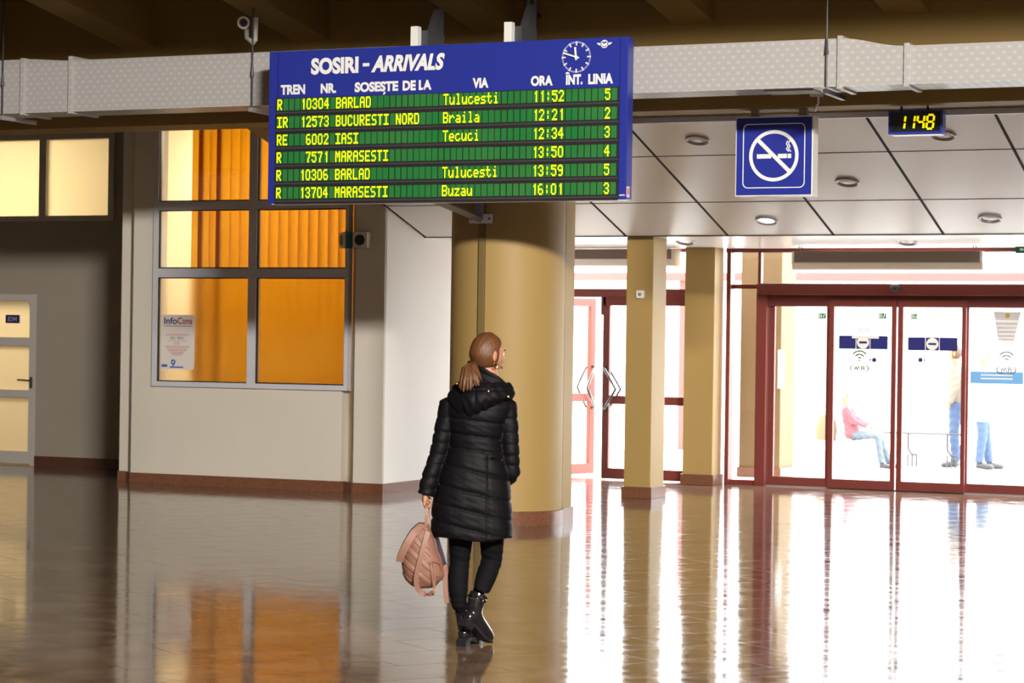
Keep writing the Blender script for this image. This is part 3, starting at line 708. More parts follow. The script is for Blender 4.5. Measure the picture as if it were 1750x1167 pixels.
# twin wall lamp on the pillar of the office
tx = P(612, 411, 21.8).x; tz = P(612, 411, 21.8).z
tw = thing('twin_wall_lamp', 'grey twin-head emergency lamp with dark round lenses on the white office pillar', 'lamp', (tx, 21.83, tz))
mb = MB(); mb.box(tx-.07, 21.72, tz-.07, tx+.06, 21.835, tz+.08, .006); mb.build('back_box', M['offwhite'], tw)
teal = mat('flare_teal_plastic', (.0, .085, .075), .4)  # teal tint of lens flare painted into one lens and the side covers
for s_, yawd in ((-1, -48), (1, 4)):
    R4 = Matrix.Translation((tx+s_*(.09 if s_ > 0 else .10), 21.72, tz)) @ Matrix.Rotation(math.radians(yawd), 4, 'Z')
    mb = MB(); mb.box(-.085, -.06, -.085, .085, .04, .085, .01); mb.v = [tuple(R4 @ Vector(v)) for v in mb.v]; hd = mb.build('lamp_head', M['offwhite'], tw)
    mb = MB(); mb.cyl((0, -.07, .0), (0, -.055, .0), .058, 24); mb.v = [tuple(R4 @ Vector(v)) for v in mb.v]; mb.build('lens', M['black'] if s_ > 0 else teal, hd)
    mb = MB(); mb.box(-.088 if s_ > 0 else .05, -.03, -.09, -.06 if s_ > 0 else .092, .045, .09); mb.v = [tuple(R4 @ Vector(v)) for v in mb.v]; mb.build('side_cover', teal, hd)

# info poster on the office window
ix0, iz0, ix1, iz1 = -13.975, 1.29, -13.535, 1.905; iy = WY-.002
ip = thing('info_poster', 'white portrait notice with red and navy heading stuck on the lower office window pane', 'poster', ((ix0+ix1)/2, iy, iz0))
po = []; w2, h2 = (ix1-ix0)/2, (iz1-iz0)/2; xm, zm2 = (ix0+ix1)/2, (iz0+iz1)/2; r = .025
for (sx_, sz_, a0_) in ((1, 1, 0), (-1, 1, 90), (-1, -1, 180), (1, -1, 270)):
    for i in range(5): a = math.radians(a0_+22.5*i); po.append((xm+sx_*(w2-r)+r*math.cos(a), zm2+sz_*(h2-r)+r*math.sin(a)))
mb = MB(); mb.prism(po, iy-.003, iy+.004); mb.build('sheet', mat('white_paper', (.72, .66, .62), .6), ip)
yy_ = iy-.005
navy = mat('navy_print', (.02, .025, .12), .6); redp = mat('red_heading_print', (.35, .03, .03), .6); palep = mat('pale_red_print', (.55, .30, .26), .6); greyp = mat('grey_print', (.2, .2, .22), .6); bluep = mat('blue_print', (.05, .12, .4), .6)
mb = MB(); fit_text(mb, 'Info', ix0+.045, iz1-.105, ix0+.215, iz1-.028, yy_, .02); mb.build('heading_lettering', navy, ip)
mb = MB(); fit_text(mb, 'Cons', ix0+.22, iz1-.105, ix0+.41, iz1-.028, yy_, .02); mb.build('heading_lettering', redp, ip)
mb = MB(); fit_text(mb, '021 9551', ix0+.13, iz1-.275, ix0+.305, iz1-.245, yy_, .02); fit_text(mb, '112', ix0+.185, iz1-.335, ix0+.25, iz1-.308, yy_, .02); mb.box(ix0+.045, yy_, iz1-.13, ix0+.41, yy_+.002, iz1-.122); mb.build('number_lettering', greyp, ip)
mb = MB()
for k, (zz, hw) in enumerate(((.215, .15), (.228, .14), (.29, .13), (.35, .16), (.365, .155), (.385, .13), (.40, .12), (.418, .09), (.434, .08), (.452, .06))): mb.box(xm-hw, yy_, iz1-zz-.005, xm+hw, yy_+.002, iz1-zz)
mb.build('text_lines', palep, ip)
mb = MB(); mb.ring((ix0+.17, iz0+.085), .012, .03, yy_, yy_+.002, 24); mb.box(ix0+.13, yy_, iz0+.022, ix0+.30, yy_+.002, iz0+.034); mb.box(ix0+.02, yy_, iz0+.03, ix0+.09, yy_+.002, iz0+.055); mb.tube([(ix0+.19, yy_, iz0+.08), (ix0+.18, yy_, iz0+.05), (ix0+.16, yy_, iz0+.04)], .006, 6); mb.build('emblem', bluep, ip)

# thermostat on the square column
sw = P(1095, 503, 22.9)
ts = thing('wall_thermostat', 'small white square thermostat with a round dial on the square ochre column', 'thermostat', (sw.x, 22.9, sw.z))
mb = MB(); mb.box(sw.x-.045, 22.872, sw.z-.043, sw.x+.045, 22.905, sw.z+.043, .012); mb.build('cover', M['white'], ts, True)
mb = MB(); mb.ring((sw.x, sw.z), .012, .019, 22.868, 22.873, 24); mb.cyl((sw.x, 22.862, sw.z), (sw.x, 22.873, sw.z), .009, 12); mb.build('dial', M['grey'], ts)

# door motion sensor, air curtains, exit sign
s0 = P(1530, 492, 25.68)
sn = thing('door_sensor', 'black round motion sensor in the middle of the red door header', 'sensor', (s0.x, 25.68, s0.z))
mb = MB(); mb.sphere((s0.x, 25.675, s0.z), .06, 20, 12, (1.1, .7, .72)); mb.build('housing', M['dark'], sn, True)
mb = MB(); mb.sphere((s0.x, 25.645, s0.z-.005), .03, 14, 8, (1, .6, .8)); mb.build('lens', M['black'], sn, True)
def air_curtain(x0, x1, y, label, z0=2.53, z1=2.79):
    t = thing('air_curtain', label, 'heater', ((x0+x1)/2, y, z0), 'air curtains above the entrance doors')
    prof = [(y, z1-.05), (y+.0, z0+.10), (y+.03, z0+.01), (y+.05, z0), (y+.26, z0), (y+.26, z1-.05)]
    mb = MB(); mb.prismx(prof, x0, x1); mb.build('casing', mat('cream_casing', (.86, .79, .70), .4), t)
    mb = MB(); mb.box(x0+.03, y-.008, z0+.085, x1-.03, y+.002, z1-.052); gm = mat('perforated_grille', (.20, .155, .12), .6)
    nt = gm.node_tree; b = nt.nodes['Principled BSDF']; tc = nt.nodes.new('ShaderNodeTexCoord'); ck_ = nt.nodes.new('ShaderNodeTexVoronoi'); ck_.inputs['Scale'].default_value = 42; ck_.inputs['Randomness'].default_value = .0
    rp = nt.nodes.new('ShaderNodeMapRange'); rp.inputs[1].default_value = .25; rp.inputs[2].default_value = .4; mxx = nt.nodes.new('ShaderNodeMix'); mxx.data_type = 'RGBA'; mxx.inputs[6].default_value = (.02, .015, .012, 1); mxx.inputs[7].default_value = (.20, .155, .12, 1)
    nt.links.new(tc.outputs['Object'], ck_.inputs['Vector']); nt.links.new(ck_.outputs['Distance'], rp.inputs[0]); nt.links.new(rp.outputs[0], mxx.inputs[0]); nt.links.new(mxx.outputs[2], b.inputs['Base Color'])
    mb.build('grille', gm, t)
    for x in (x0+.06, x0+.09, x1-.12, x1-.09): mb = MB(); mb.cyl((x, y+.08, z1-.06), (x, y+.08, 2.8), .005, 6); mb.build('hanger_rod', M['dark'], t)
air_curtain(P(1353, 440, 25.3).x, P(1679, 440, 25.3).x, 25.3, 'long beige air curtain hung above the sliding door')
air_curtain(-11.0, P(1151, 445, 25.45).x, 25.45, 'beige air curtain above the hinged double door, partly behind the square column', 2.58, 2.83)
e0, e1 = P(1735, 433, 25.2), P(1765, 421, 25.2)
ex = thing('exit_sign', 'small green exit sign under the ceiling at the right edge', 'sign', (e0.x, 25.2, e0.z))
mb = MB(); mb.box(e0.x, 25.2, e0.z, e1.x, 25.24, e1.z); mb.build('panel', mat('green_sign', (.0, .16, .08), .4), ex)
mb = MB(); mb.box(e0.x+.05, 25.196, e0.z+.03, e0.x+.09, 25.199, e1.z-.02); mb.seg(e0.x+.11, e0.z+.045, e0.x+.16, e0.z+.045, .012, 25.196, 25.199); mb.build('pictogram', M['ink'], ex)
mb = MB(); mb.box(e0.x+.09, 25.21, e1.z, e0.x+.11, 25.23, 2.8); mb.build('hanger', M['grey'], ex)

# downlights
def downlight(bulb, label):
    t = thing('downlight', label, 'ceiling light', (0, 0, 0), 'round ceiling downlights over the entrance')
    mb = MB()
    def q(r, z): return [(r*math.cos(2*PI*j/32), r*math.sin(2*PI*j/32), z) for j in range(32)]
    mb.loft([q(.082, .0), q(.115, -.002), q(.118, -.012), q(.108, -.02), q(.085, -.012), q(.082, .0)], caps=False); mb.build('trim_ring', M['grey'], t, True)
    mb = MB(); mb.loft([q(.083, -.004), q(.05, -.009), q(.001, -.009)]); mb.build('diffuser', bulb, t, True); return t
offb = mat('unlit_diffuser', (.7, .69, .66), .2); onb = mat('lit_diffuser', (.9, .9, .95), .3, emit=(.85, .9, 1), es=3)
dls = [(1192, 238, 'unlit downlight left of the no smoking sign'), (1448, 310, 'unlit downlight right of the no smoking sign'), (1692, 372, 'unlit downlight nearest the right edge, above the air curtain'),
       (1612, 230, 'downlight partly hidden behind the small digital clock')]
proto = None
for (a, b, lab) in dls:
    d = ray(a, b); t_ = (2.80+KS*22.78-CAMH)/(d.z+KS*d.y); p = CO+d*t_
    if proto is None: proto = downlight(offb, lab); o = proto
    else: o = copy_tree(proto)
    o['label'] = lab; o.location = p; o.rotation_euler = (-math.atan(KS), 0, 0)
d = ray(1310, 376); t_ = (2.80+KS*22.78-CAMH)/(d.z+KS*d.y); p = CO+d*t_
o = downlight(onb, 'lit white downlight below the no smoking sign'); o.location = p; o.rotation_euler = (-math.atan(KS), 0, 0)
for (a, b, lab) in ((1172, 411.5, 'downlight in the flat ceiling strip next to the square column'), (1550, 412, 'downlight in the flat ceiling strip above the long air curtain')):
    o = copy_tree(proto); o['label'] = lab; o.location = FL(a, b, 2.80)

# stickers on the sliding door
def decal(name, label, cat, x0, y0_, x1, y1_, Y, m, group=None):
    a, b = P(x0, y1_, Y), P(x1, y0_, Y)
    t = thing(name, label, cat, ((a.x+b.x)/2, Y, a.z), group)
    mb = MB(); mb.box(a.x, Y-.002, a.z, b.x, Y+.001, b.z); mb.build('backing', m, t); return t, a.x, a.z, b.x, b.z
green = mat('green_sticker', (.0, .22, .07), .5); decalblue = mat('blue_sticker', (.012, .016, .16), .5)
YS = FY-.058; YO = FY+.012
for (p, q, Y, lab) in ((1398, 535, YO, 'green exit sticker on the leftmost sliding door pane'), (1501, 535, YS, 'green exit sticker above the left blue banner'), (1556, 536, YS, 'green exit sticker above the right blue banner')):
    t, a, b, c, d = decal('exit_sticker', lab, 'sticker', p, q, p+14 if p != 1556 else p+12, q+9.5, Y, green, 'green exit stickers on the door glass')
    mb = MB(); mb.box(a+.01, Y-.004, b+.01, a+.025, Y-.0025, d-.01); mb.box(a+.035, Y-.004, b+.012, a+.047, Y-.0025, d-.015); mb.seg(a+.06, b+.012, a+.08, d-.012, .011, Y-.004, Y-.0025); mb.build('pictogram', M['ink'], t)
for (p0_, p1_, q0_, q1_, pc, lab) in ((1433.5, 1517.5, 574, 596, 1475, 'blue no entry banner sticker on the left sliding leaf'), (1551.5, 1636.5, 577, 598.5, 1593.5, 'blue no entry banner sticker on the right sliding leaf')):
    t, a, b, c, d = decal('no_entry_banner', lab, 'sticker', p0_, q0_, p1_, q1_, YS, decalblue, 'no entry banners on the sliding leaves')
    mx_ = P(pc, 590, YS).x; h_ = (d-b)/2; zc = (b+d)/2
    for s_ in (-1, 1): mb = MB(); mb.box(mx_+s_*h_*1.06-.004, YS-.004, b, mx_+s_*h_*1.06+.004, YS-.0025, d); mb.build('divider', M['ink'], t)
    mb = MB(); mb.cyl((mx_, YS-.005, zc), (mx_, YS-.0025, zc), h_*.92, 28); mb.build('disc', M['ink'], t)
    mb = MB(); mb.box(mx_-h_*.6, YS-.007, zc-h_*.16, mx_+h_*.6, YS-.005, zc+h_*.16); mb.build('bar', decalblue, t)
a = P(1456, 578, YS-.006); b = P(1502, 573.5, YS-.006)
mb = MB(); mb.box(a.x, YS-.008, a.z, b.x, YS-.006, b.z); tag(mb.build('paper_strip', mat('paper_white', (.8, .8, .8), .6), ), 'white paper strip taped over the top of the left blue banner', 'paper')
mb = MB(); a = P(1466, 567.5, YS); b = P(1491, 560.5, YS); fit_text(mb, 'IESIRE', a.x, a.z, b.x, b.z, YS-.003, .05)
tag(mb.build('exit_lettering', mat('grey_lettering', (.35, .35, .35), .6)), 'faint grey lettering on the glass above the left blue banner', 'lettering')
def wifi(pc, q, Y, col, lab):
    c = P(pc, q, Y); t = thing('wifi_sticker', lab, 'sticker', (c.x, Y, c.z-.15), 'wireless network stickers on the door glass'); mb = MB()
    for r in (.032, .066, .102):
        pts = [(c.x+r*math.cos(math.radians(a_)), Y, c.z-.055+r*1.1*math.sin(math.radians(a_))) for a_ in range(40, 141, 10)]
        for (p_, q_) in zip(pts, pts[1:]): mb.seg(p_[0], p_[2], q_[0], q_[2], .0225, Y-.002, Y+.001)
    mb.cyl((c.x, Y-.002, c.z-.052), (c.x, Y+.001, c.z-.052), .012, 10); mb.build('arcs', col, t)
    mb = MB(); fit_text(mb, 'Wi', c.x-.075, c.z-.175, c.x+.005, c.z-.115, Y-.001, .07); fit_text(mb, 'Fi', c.x+.015, c.z-.175, c.x+.065, c.z-.115, Y-.001, .07)
    mb.ring((c.x, c.z-.145), .098, .117, Y-.002, Y+.001, 32, .5); mb.build('lettering', col, t)
wifi(1469, 608, YS, mat('grey_green_print', (.07, .14, .07), .6), 'grey green wifi sticker under the left blue banner')
wifi(1720, 610, YO, mat('pale_grey_print', (.3, .3, .3), .6), 'pale wifi sticker on the right fixed pane')
pur = mat('purple_print', (.06, .012, .12), .5)
for (p, s_, lab) in ((1494, -1, 'tiny purple arrow sticker under the left blue banner pointing left'), (1573, 1, 'tiny purple arrow sticker under the right blue banner pointing right')):
    c = P(p, 615, YS); mb = MB(); mb.cyl((c.x, YS-.002, c.z), (c.x, YS+.001, c.z), .028, 16); mb.prism([(c.x+s_*.034, c.z-.022), (c.x+s_*.064, c.z), (c.x+s_*.034, c.z+.022)], YS-.002, YS+.001)
    tag(mb.build('arrow_sticker', pur), lab, 'sticker', 'arrow stickers on the sliding leaves')
# hanging notice and blue leaflet on the right fixed pane
a = [P(*q, YO) for q in ((1698, 532.5), (1745, 533), (1733, 583), (1706, 582))]
nn_ = thing('hanging_notice', 'grey tapering notice with a yellow mark on the right fixed pane', 'notice', (a[0].x+.15, YO, a[2].z))
mb = MB(); mb.prism([(v.x, v.z) for v in a], YO-.003, YO); mb.build('sheet', film_mat('grey_notice', (.36, .335, .33), .7, .0), nn_)
mb = MB(); c = P(1722, 539.5, YO); mb.cyl((c.x, YO-.006, c.z), (c.x, YO-.003, c.z), .028, 16); mb.build('yellow_mark', mat('amber_print', (.45, .28, .02), .6), nn_)
mb = MB()
for k, hw in enumerate((.15, .12, .11, .10, .10)): zz = P(1722, 549+7*k, YO).z; mb.box(c.x-hw, YO-.006, zz-.012, c.x+hw, YO-.003, zz+(.012 if k == 0 else .002))
mb.build('text_lines', M['ink'], nn_)
t, a_, b_, c_, d_ = decal('blue_leaflet', 'pale blue and white leaflet on the right fixed pane', 'poster', 1658, 635, 1749, 720, YO, film_mat('white_leaflet', (.85, .87, .88), .7, .25))
mb = MB(); a = P(1658, 655, YO); b = P(1749, 636, YO); mb.box(a.x, YO-.004, a.z, b.x, YO-.0025, b.z); mb.build('blue_band', film_mat('sky_blue_print', (.26, .40, .52), .75, .0), t)
mb = MB()
for k in range(2): zz = P(1700, 641+6*k, YO).z; mb.box(a.x+.12, YO-.006, zz-.008, b.x-.12, YO-.0045, zz+.008)
mb.build('text_lines', M['ink'], t)

# ================================================================ PEOPLE
def evald(mb, voxel, smooth=2):
    me = bpy.data.meshes.new('union'); me.from_pydata([tuple(v) for v in mb.v], [], mb.f)
    bm = bmesh.new(); bm.from_mesh(me)
    bmesh.ops.recalc_face_normals(bm, faces=bm.faces); bm.to_mesh(me); bm.free()
    o = bpy.data.objects.new('union', me); COL.objects.link(o)
    r = o.modifiers.new('r', 'REMESH'); r.mode = 'VOXEL'; r.voxel_size = voxel
    if smooth: sm = o.modifiers.new('s', 'SMOOTH'); sm.iterations = smooth; sm.factor = .5
    bpy.context.view_layer.update(); dg = bpy.context.evaluated_depsgraph_get()
    m2 = bpy.data.meshes.new_from_object(o.evaluated_get(dg))
    out = MB(); out.v = [v.co.copy() for v in m2.vertices]; out.f = [tuple(p.vertices) for p in m2.polygons]
    nrm = [v.normal.copy() for v in m2.vertices]
    bpy.data.objects.remove(o); bpy.data.meshes.remove(me); bpy.data.meshes.remove(m2)
    return out, nrm
def g(a, b): return math.exp(-(a/b)**2)
def head_mesh(mb, T):
    n, m = 40, 34; rings = []
    for i in range(m+1):
        t = PI*(.003+.994*i/m); ring = []
        for j in range(n):
            f = 2*PI*j/n
            dx, dy, dz_ = math.sin(t)*math.cos(f), math.sin(t)*math.sin(f), -math.cos(t)
            x, y, z = .074*dx, .094*dy, .116*dz_
            if dz_ < -.1:
                q = (-dz_-.1)/.9; x *= 1-.30*q**1.2
                y *= (1-.5*q) if dy < 0 else (1-.05*q)
            if dy > 0:
                k = dy
                y += k*(.025*g(x, .011)*g(z+.024, .018)+.011*g(x, .010)*g(z-.004, .02)-.010*g(abs(x)-.031, .015)*g(z-.012, .012)+.005*g(z-.032, .011)*g(x, .05)
                        + .008*g(x, .022)*(g(z+.056, .006)+.9*g(z+.068, .006))+.012*g(x, .026)*g(z+.098, .016)+.005*g(abs(x)-.046, .02)*g(z+.02, .02))
            ring.append(T @ Vector((x, y, z)))
        rings.append(ring)
    mb.loft(rings)
    for s_ in (-1, 1):
        e = MB(); e.sphere((0, 0, 0), 1, 14, 10, (.008, .017, .031)); ET = T @ Matrix.Translation((s_*.079, -.008, -.004)) @ Matrix.Rotation(s_*math.radians(18), 4, 'Z') @ Matrix.Rotation(math.radians(-8), 4, 'X')
        mb.add([ET @ v for v in map(Vector, e.v)], e.f)
def hair_cap(T, top=.118, back=-.08, grow=1.0):
    mb = MB(); n, m = 44, 34; rings = []
    for i in range(m+1):
        t = PI*(.003+.994*i/m); ring = []
        for j in range(n):
            f = 2*PI*j/n; dx, dy, dz_ = math.sin(t)*math.cos(f), math.sin(t)*math.sin(f), -math.cos(t)
            x, y, z = .0815*grow*dx, .102*grow*dy-.008, .122*dz_+.004
            if dz_ < -.1:
                q = (-dz_-.1)/.9; x *= 1-.22*q; y *= (1-.30*q)
            # hairline: in front of the ears and below the forehead the shell sinks under the skin
            hl = 1/(1+math.exp(-(y-(.030+max(0, z-.035)*1.1))/.006))*1/(1+math.exp((z-.082)/.008))
            low = 1/(1+math.exp((z+.078)/.006))
            sink = max(hl, low if y < .03 else hl)
            p = Vector((x, y, z)); p *= 1-.16*sink
            st = .0009*math.sin(34*math.atan2(x, z+.1)+6*y/.1)*(1-sink); p *= 1+st/.09
            ring.append(T @ p)
        rings.append(ring)
    return mb.loft(rings)

skin = mat('skin', (.40, .19, .115), .5, noise=(18, .3, (.35, .15, .09)))
def hair_mat(name, col, col2):
    m = mat(name, col, .5, noise=(6, .5, col2)); nt = m.node_tree; b = nt.nodes['Principled BSDF']
    tc = nt.nodes.new('ShaderNodeTexCoord'); mp = nt.nodes.new('ShaderNodeMapping'); mp.inputs['Scale'].default_value = (140, 140, 16)
    n = nt.nodes.new('ShaderNodeTexNoise'); n.inputs['Scale'].default_value = 1; bp = nt.nodes.new('ShaderNodeBump'); bp.inputs['Strength'].default_value = .55; bp.inputs['Distance'].default_value = .006
    nt.links.new(tc.outputs['Object'], mp.inputs[0]); nt.links.new(mp.outputs[0], n.inputs['Vector']); nt.links.new(n.outputs['Fac'], bp.inputs['Height']); nt.links.new(bp.outputs[0], b.inputs['Normal'])
    return m
auburn = hair_mat('auburn_hair', (.10, .036, .010), (.055, .018, .005))

# ---- the woman: local frame x to the right, y away from the camera, z up
WB = FL(810, 1105); WS = 12.36/F
def wp(p, q, y=0.0):
    z = (1105-q)*WS; x = (p-810)*WS-ROLL*z; k = 1+y/12.36
    return Vector((x*k, y, CAMH+(z-CAMH)*k))
WM = Matrix.Translation(WB) @ Matrix.Rotation(YAW, 4, 'Z')
def place(mb): mb.v = [WM @ Vector(v) for v in mb.v]; return mb
wo = thing('person', 'woman with an auburn ponytail in a black quilted coat walking away, holding a pink backpack', 'person', WB)

face_ang = math.radians(55)
HC = wp(834, 605.5, .0)
HT = Matrix.Translation(HC) @ Matrix.Rotation(-face_ang, 4, 'Z') @ Matrix.Rotation(math.radians(-3), 4, 'X')
HEEL_L = wp(788, 1107, 0); HEEL_L.z = 0.0
BL = Matrix.Translation(HEEL_L) @ Matrix.Rotation(math.radians(-22), 4, 'Z')
RR = Matrix.Rotation(math.radians(-43), 4, 'Z') @ Matrix.Rotation(math.radians(-28), 4, 'X')
TOE_R = wp(836, 1101, 0); TOE_R.y = .095; TOE_R.z = .004
BR = Matrix.Translation(TOE_R-(RR @ Vector((0, .25, .0)))) @ RR
legL = [wp(789, 880, -.0), wp(787.5, 915, 0), wp(786.5, 940, .01), wp(785.5, 962, .02), wp(783, 985, .0), wp(783, 1010, -.015), wp(784, 1032, -.01), BL @ Vector((0, .036, .17)), BL @ Vector((0, .036, .11))]
legR = [wp(838, 880, 0), wp(840.5, 915, .02), wp(840.5, 940, .045), wp(840, 958, .055), wp(831, 984, .02), wp(823, 1006, -.01), BR @ Vector((0, .034, .24)), BR @ Vector((0, .036, .17)), BR @ Vector((0, .036, .11))]
rL = [.074, .069, .060, .054, .057, .053, .042, .033, .028]
rR = [.074, .068, .062, .057, .057, .048, .035, .031, .028]
armL = [wp(768, 692, -.01), wp(758, 735, -.02), wp(748, 778, -.03), wp(735, 815, -.05), wp(727, 846, -.06)]
armR = [wp(866, 692, .0), wp(870, 730, -.01), wp(873, 770, -.02), wp(873, 806, -.01), wp(868, 812, .10), wp(858, 818, .17)]
# body, one continuous surface
b_ = MB(); head_mesh(b_, HT)
b_.tube([wp(831, 690, .0), wp(835, 655, .0), HC+Vector((-.005, -.004, -.05))], [.062, .056, .058], 16)
def ell(c, rx, ry, n=28, tilt=0.0, ex=1.0):
    out = []
    for j in range(n):
        a = 2*PI*j/n; cc, ss = math.cos(a), math.sin(a)
        x = rx*math.copysign(abs(cc)**ex, cc); y = ry*math.copysign(abs(ss)**ex, ss)
        out.append((c[0]+x, c[1]+y, c[2]+tilt*x))
    return out
b_.loft([ell(wp(814, q, 0), rx, ry) for q, rx, ry in ((905, .15, .11), (860, .165, .115), (810, .15, .105), (765, .115, .09), (720, .125, .1), (695, .15, .09), (678, .1, .07), (668, .05, .05))])
b_.tube(armL, [.05, .04, .036, .032, .027], 14); b_.tube(armR, [.05, .042, .038, .036, .03, .026], 14)
b_.tube(legL, [r*.86 for r in rL], 16); b_.tube(legR, [r*.86 for r in rR], 16)
for T in (BL, BR): b_.tube([T @ Vector((0, .20, .036)), T @ Vector((0, .14, .048)), T @ Vector((0, .06, .072)), T @ Vector((0, .042, .13))], [.014, .02, .022, .024], 12)
# left hand closed round the bag handle
hw = wp(727, 846, -.06)
b_.tube([hw, wp(726.5, 853, -.06), wp(727, 860, -.058)], [.026, .03, .024], 12, .62, (1, 0, 0))
for k in range(4):
    y = -.095+.024*k; r = (.0085, .009, .009, .0078)[k]; dl = (0, 1.2, 1, -.6)[k]
    b_.tube([wp(726, 857, y*.9), wp(725, 862+dl*.5, y), wp(727.5, 866.5+dl, y), wp(732, 867+dl, y), wp(735.5, 863.5+dl*.5, y), wp(735, 860, y)], [r*1.05, r, r, r*.95, r*.9, r*.7], 10)
b_.tube([wp(729, 850, -.03), wp(734, 854, -.02), wp(737.5, 859, -.03), wp(737, 864, -.038)], [.012, .0105, .009, .007], 10)
body, _ = evald(b_, .0045, 2); place(body).build('body', skin, wo, True)
# eyes and brows
for s_ in (-1, 1):
    mb = MB(); mb.sphere((0, 0, 0), .012, 14, 10); T = HT @ Matrix.Translation((s_*.031, .0715, .011)); mb.v = [T @ Vector(v) for v in mb.v]; place(mb).build('eye', mat('eye_white', (.7, .68, .64), .25), wo, True)
    mb = MB(); mb.tube([HT @ Vector((s_*.016, .091, .031)), HT @ Vector((s_*.033, .088, .035)), HT @ Vector((s_*.05, .074, .029))], [.003, .004, .002], 8); place(mb).build('eyebrow', auburn, wo, True)
mb = MB(); mb.tube([HT @ Vector((-.024, .086, -.062)), HT @ Vector((0, .100, -.061)), HT @ Vector((.024, .086, -.062))], [.002, .006, .002], 8); place(mb).build('lips', mat('lip_skin', (.42, .12, .10), .4), wo, True)
hc = hair_cap(HT); place(hc).build('hair', auburn, wo, True)
# ponytail
TIE = HT @ Vector((.004, -.104, -.052))
mb = MB(); rnd = random.Random(3)
ends = [(787, 661, -.15), (789.5, 666, -.155), (793, 670, -.16), (798, 668, -.165), (803, 665, -.165), (808, 662, -.16), (813, 660, -.155), (818, 656, -.15), (823, 651, -.14)]
for i, (p, q, y) in enumerate(ends):
    e = wp(p, q, y); t = (i-4)/4
    for k in range(3):
        j = Vector((rnd.uniform(-.008, .008), rnd.uniform(-.012, .012), rnd.uniform(-.006, .01)))
        mid1 = TIE.lerp(e, .3)+Vector((-.010+.008*t, -.028, .012))+j*.5; mid2 = TIE.lerp(e, .68)+Vector((-.004, -.024, .004))+j
        mb.tube([TIE+Vector((.008, .01, .006)), TIE+j*.3, mid1, mid2, e+j], [.012, .013, .016, .013, .002], 8)
place(mb).build('ponytail', auburn, wo, True)
mb = MB(); d_ = (HT.to_3x3() @ Vector((0, -1, -.3))).normalized(); mb.cyl(TIE-d_*.004, TIE+d_*.016, .021, 18, .021); place(mb).build('hair_tie', M['black'], wo, True)
gold = mat('gold_metal', (.75, .5, .2), .25, metal=1)
# hoop earring on the right ear
ec = HT @ Vector((.086, -.006, -.052)); mb = MB(); er = .0155
q = [ec+(HT.to_3x3() @ Vector((.25*er*math.sin(a), er*math.cos(a), er*math.sin(a)))) for a in (2*PI*i/20 for i in range(21))]
mb.tube(q, .0024, 8); place(mb).build('hoop_earring', gold, wo, True)

# quilted coat
c_ = MB()
prof = [(927, 806, 64, .165, .8), (912, 806.5, 70, .168, .78), (885, 806.5, 69.5, .165, .78), (860, 806.5, 67.5, .162, .8), (830, 808, 64, .155, .85), (800, 809.5, 58, .142, .9), (775, 812, 50.5, .125, .95), (757, 813, 46.5, .118, .95), (735, 814, 48, .122, .95), (712, 816, 54, .128, .9), (694, 818, 59, .122, .9), (681, 820, 53, .105, .95), (672, 824, 38, .085, 1), (664, 829, 27, .07, 1)]
rings = []
for q, p, rw_, ry, ex in prof:
    c0 = wp(p, q, 0); rings.append(ell(c0, rw_*WS, ry, 40, (.0 if q < 900 else -.10) , ex))
# the hem hangs lower right of the middle
rings[0] = [(x, y, wp(0, 915, 0).z-.022*math.exp(-((x-.03)/.10)**2)) for x, y, z in rings[0]]
c_.loft(rings)
c_.tube([wp(781, 684, .0)]+armL, [.042, .058, .051, .047, .0455, .044], 20); c_.tube([wp(855, 683, .0)]+armR[:4]+[wp(870, 812, .08), wp(860, 822, .16)], [.042, .058, .052, .049, .052, .046, .04], 20)
coat, nrm = evald(c_, .0058, 5)
rndc = random.Random(5)
def segdist(p, pts):
    best = 9; 
    for a, b in zip(pts, pts[1:]):
        ab = b-a; t = max(0, min(1, (p-a).dot(ab)/ab.length_squared)); best = min(best, (p-(a+ab*t)).length)
    return best
def z_of(q): return (1105-q)*WS
SE_T = [z_of(q) for q in (712, 738, 762, 792, 829, 861, 892)]
SE_A = [z_of(q) for q in (713, 738, 757, 776, 793, 815, 835)]
for i, v in enumerate(coat.v):
    dl = segdist(v, armL); dr = segdist(v, armR)
    arm_ = (dl < .062 and v.x < wp(772, 700).x+.0) or dr < .064 and v.x > wp(846, 700).x
    if arm_:
        zs = v.z+(.30 if v.x < 0 else -.22)*(v.x); S = SE_A; zs = v.z
    else:
        zs = v.z+.24*(v.x-wp(768, 800).x) if v.z < z_of(780) else v.z+.12*(v.x-wp(768, 800).x); S = SE_T
    d = min(abs(zs-s) for s in S)
    disp = (-.0062*math.exp(-(d/.0085)**2)+.0028*min(1, d/.03))*(.6 if arm_ else 1)
    if not arm_ and v.z < z_of(775): disp -= .0045*math.exp(-((v.x-wp(834.5, 850).x)/.0075)**2)
    wr = .0013*math.sin(v.x*40+v.z*75)*math.sin(v.z*50-v.x*30+1.3)+.0005*math.sin(v.x*90+v.z*190)
    coat.v[i] = v+nrm[i]*(disp+wr)
nylon = mat('black_nylon', (.0038, .0033, .0047), .55, spec=.14, bump=(220, .12))
ct = place(coat).build('coat', nylon, wo, True)
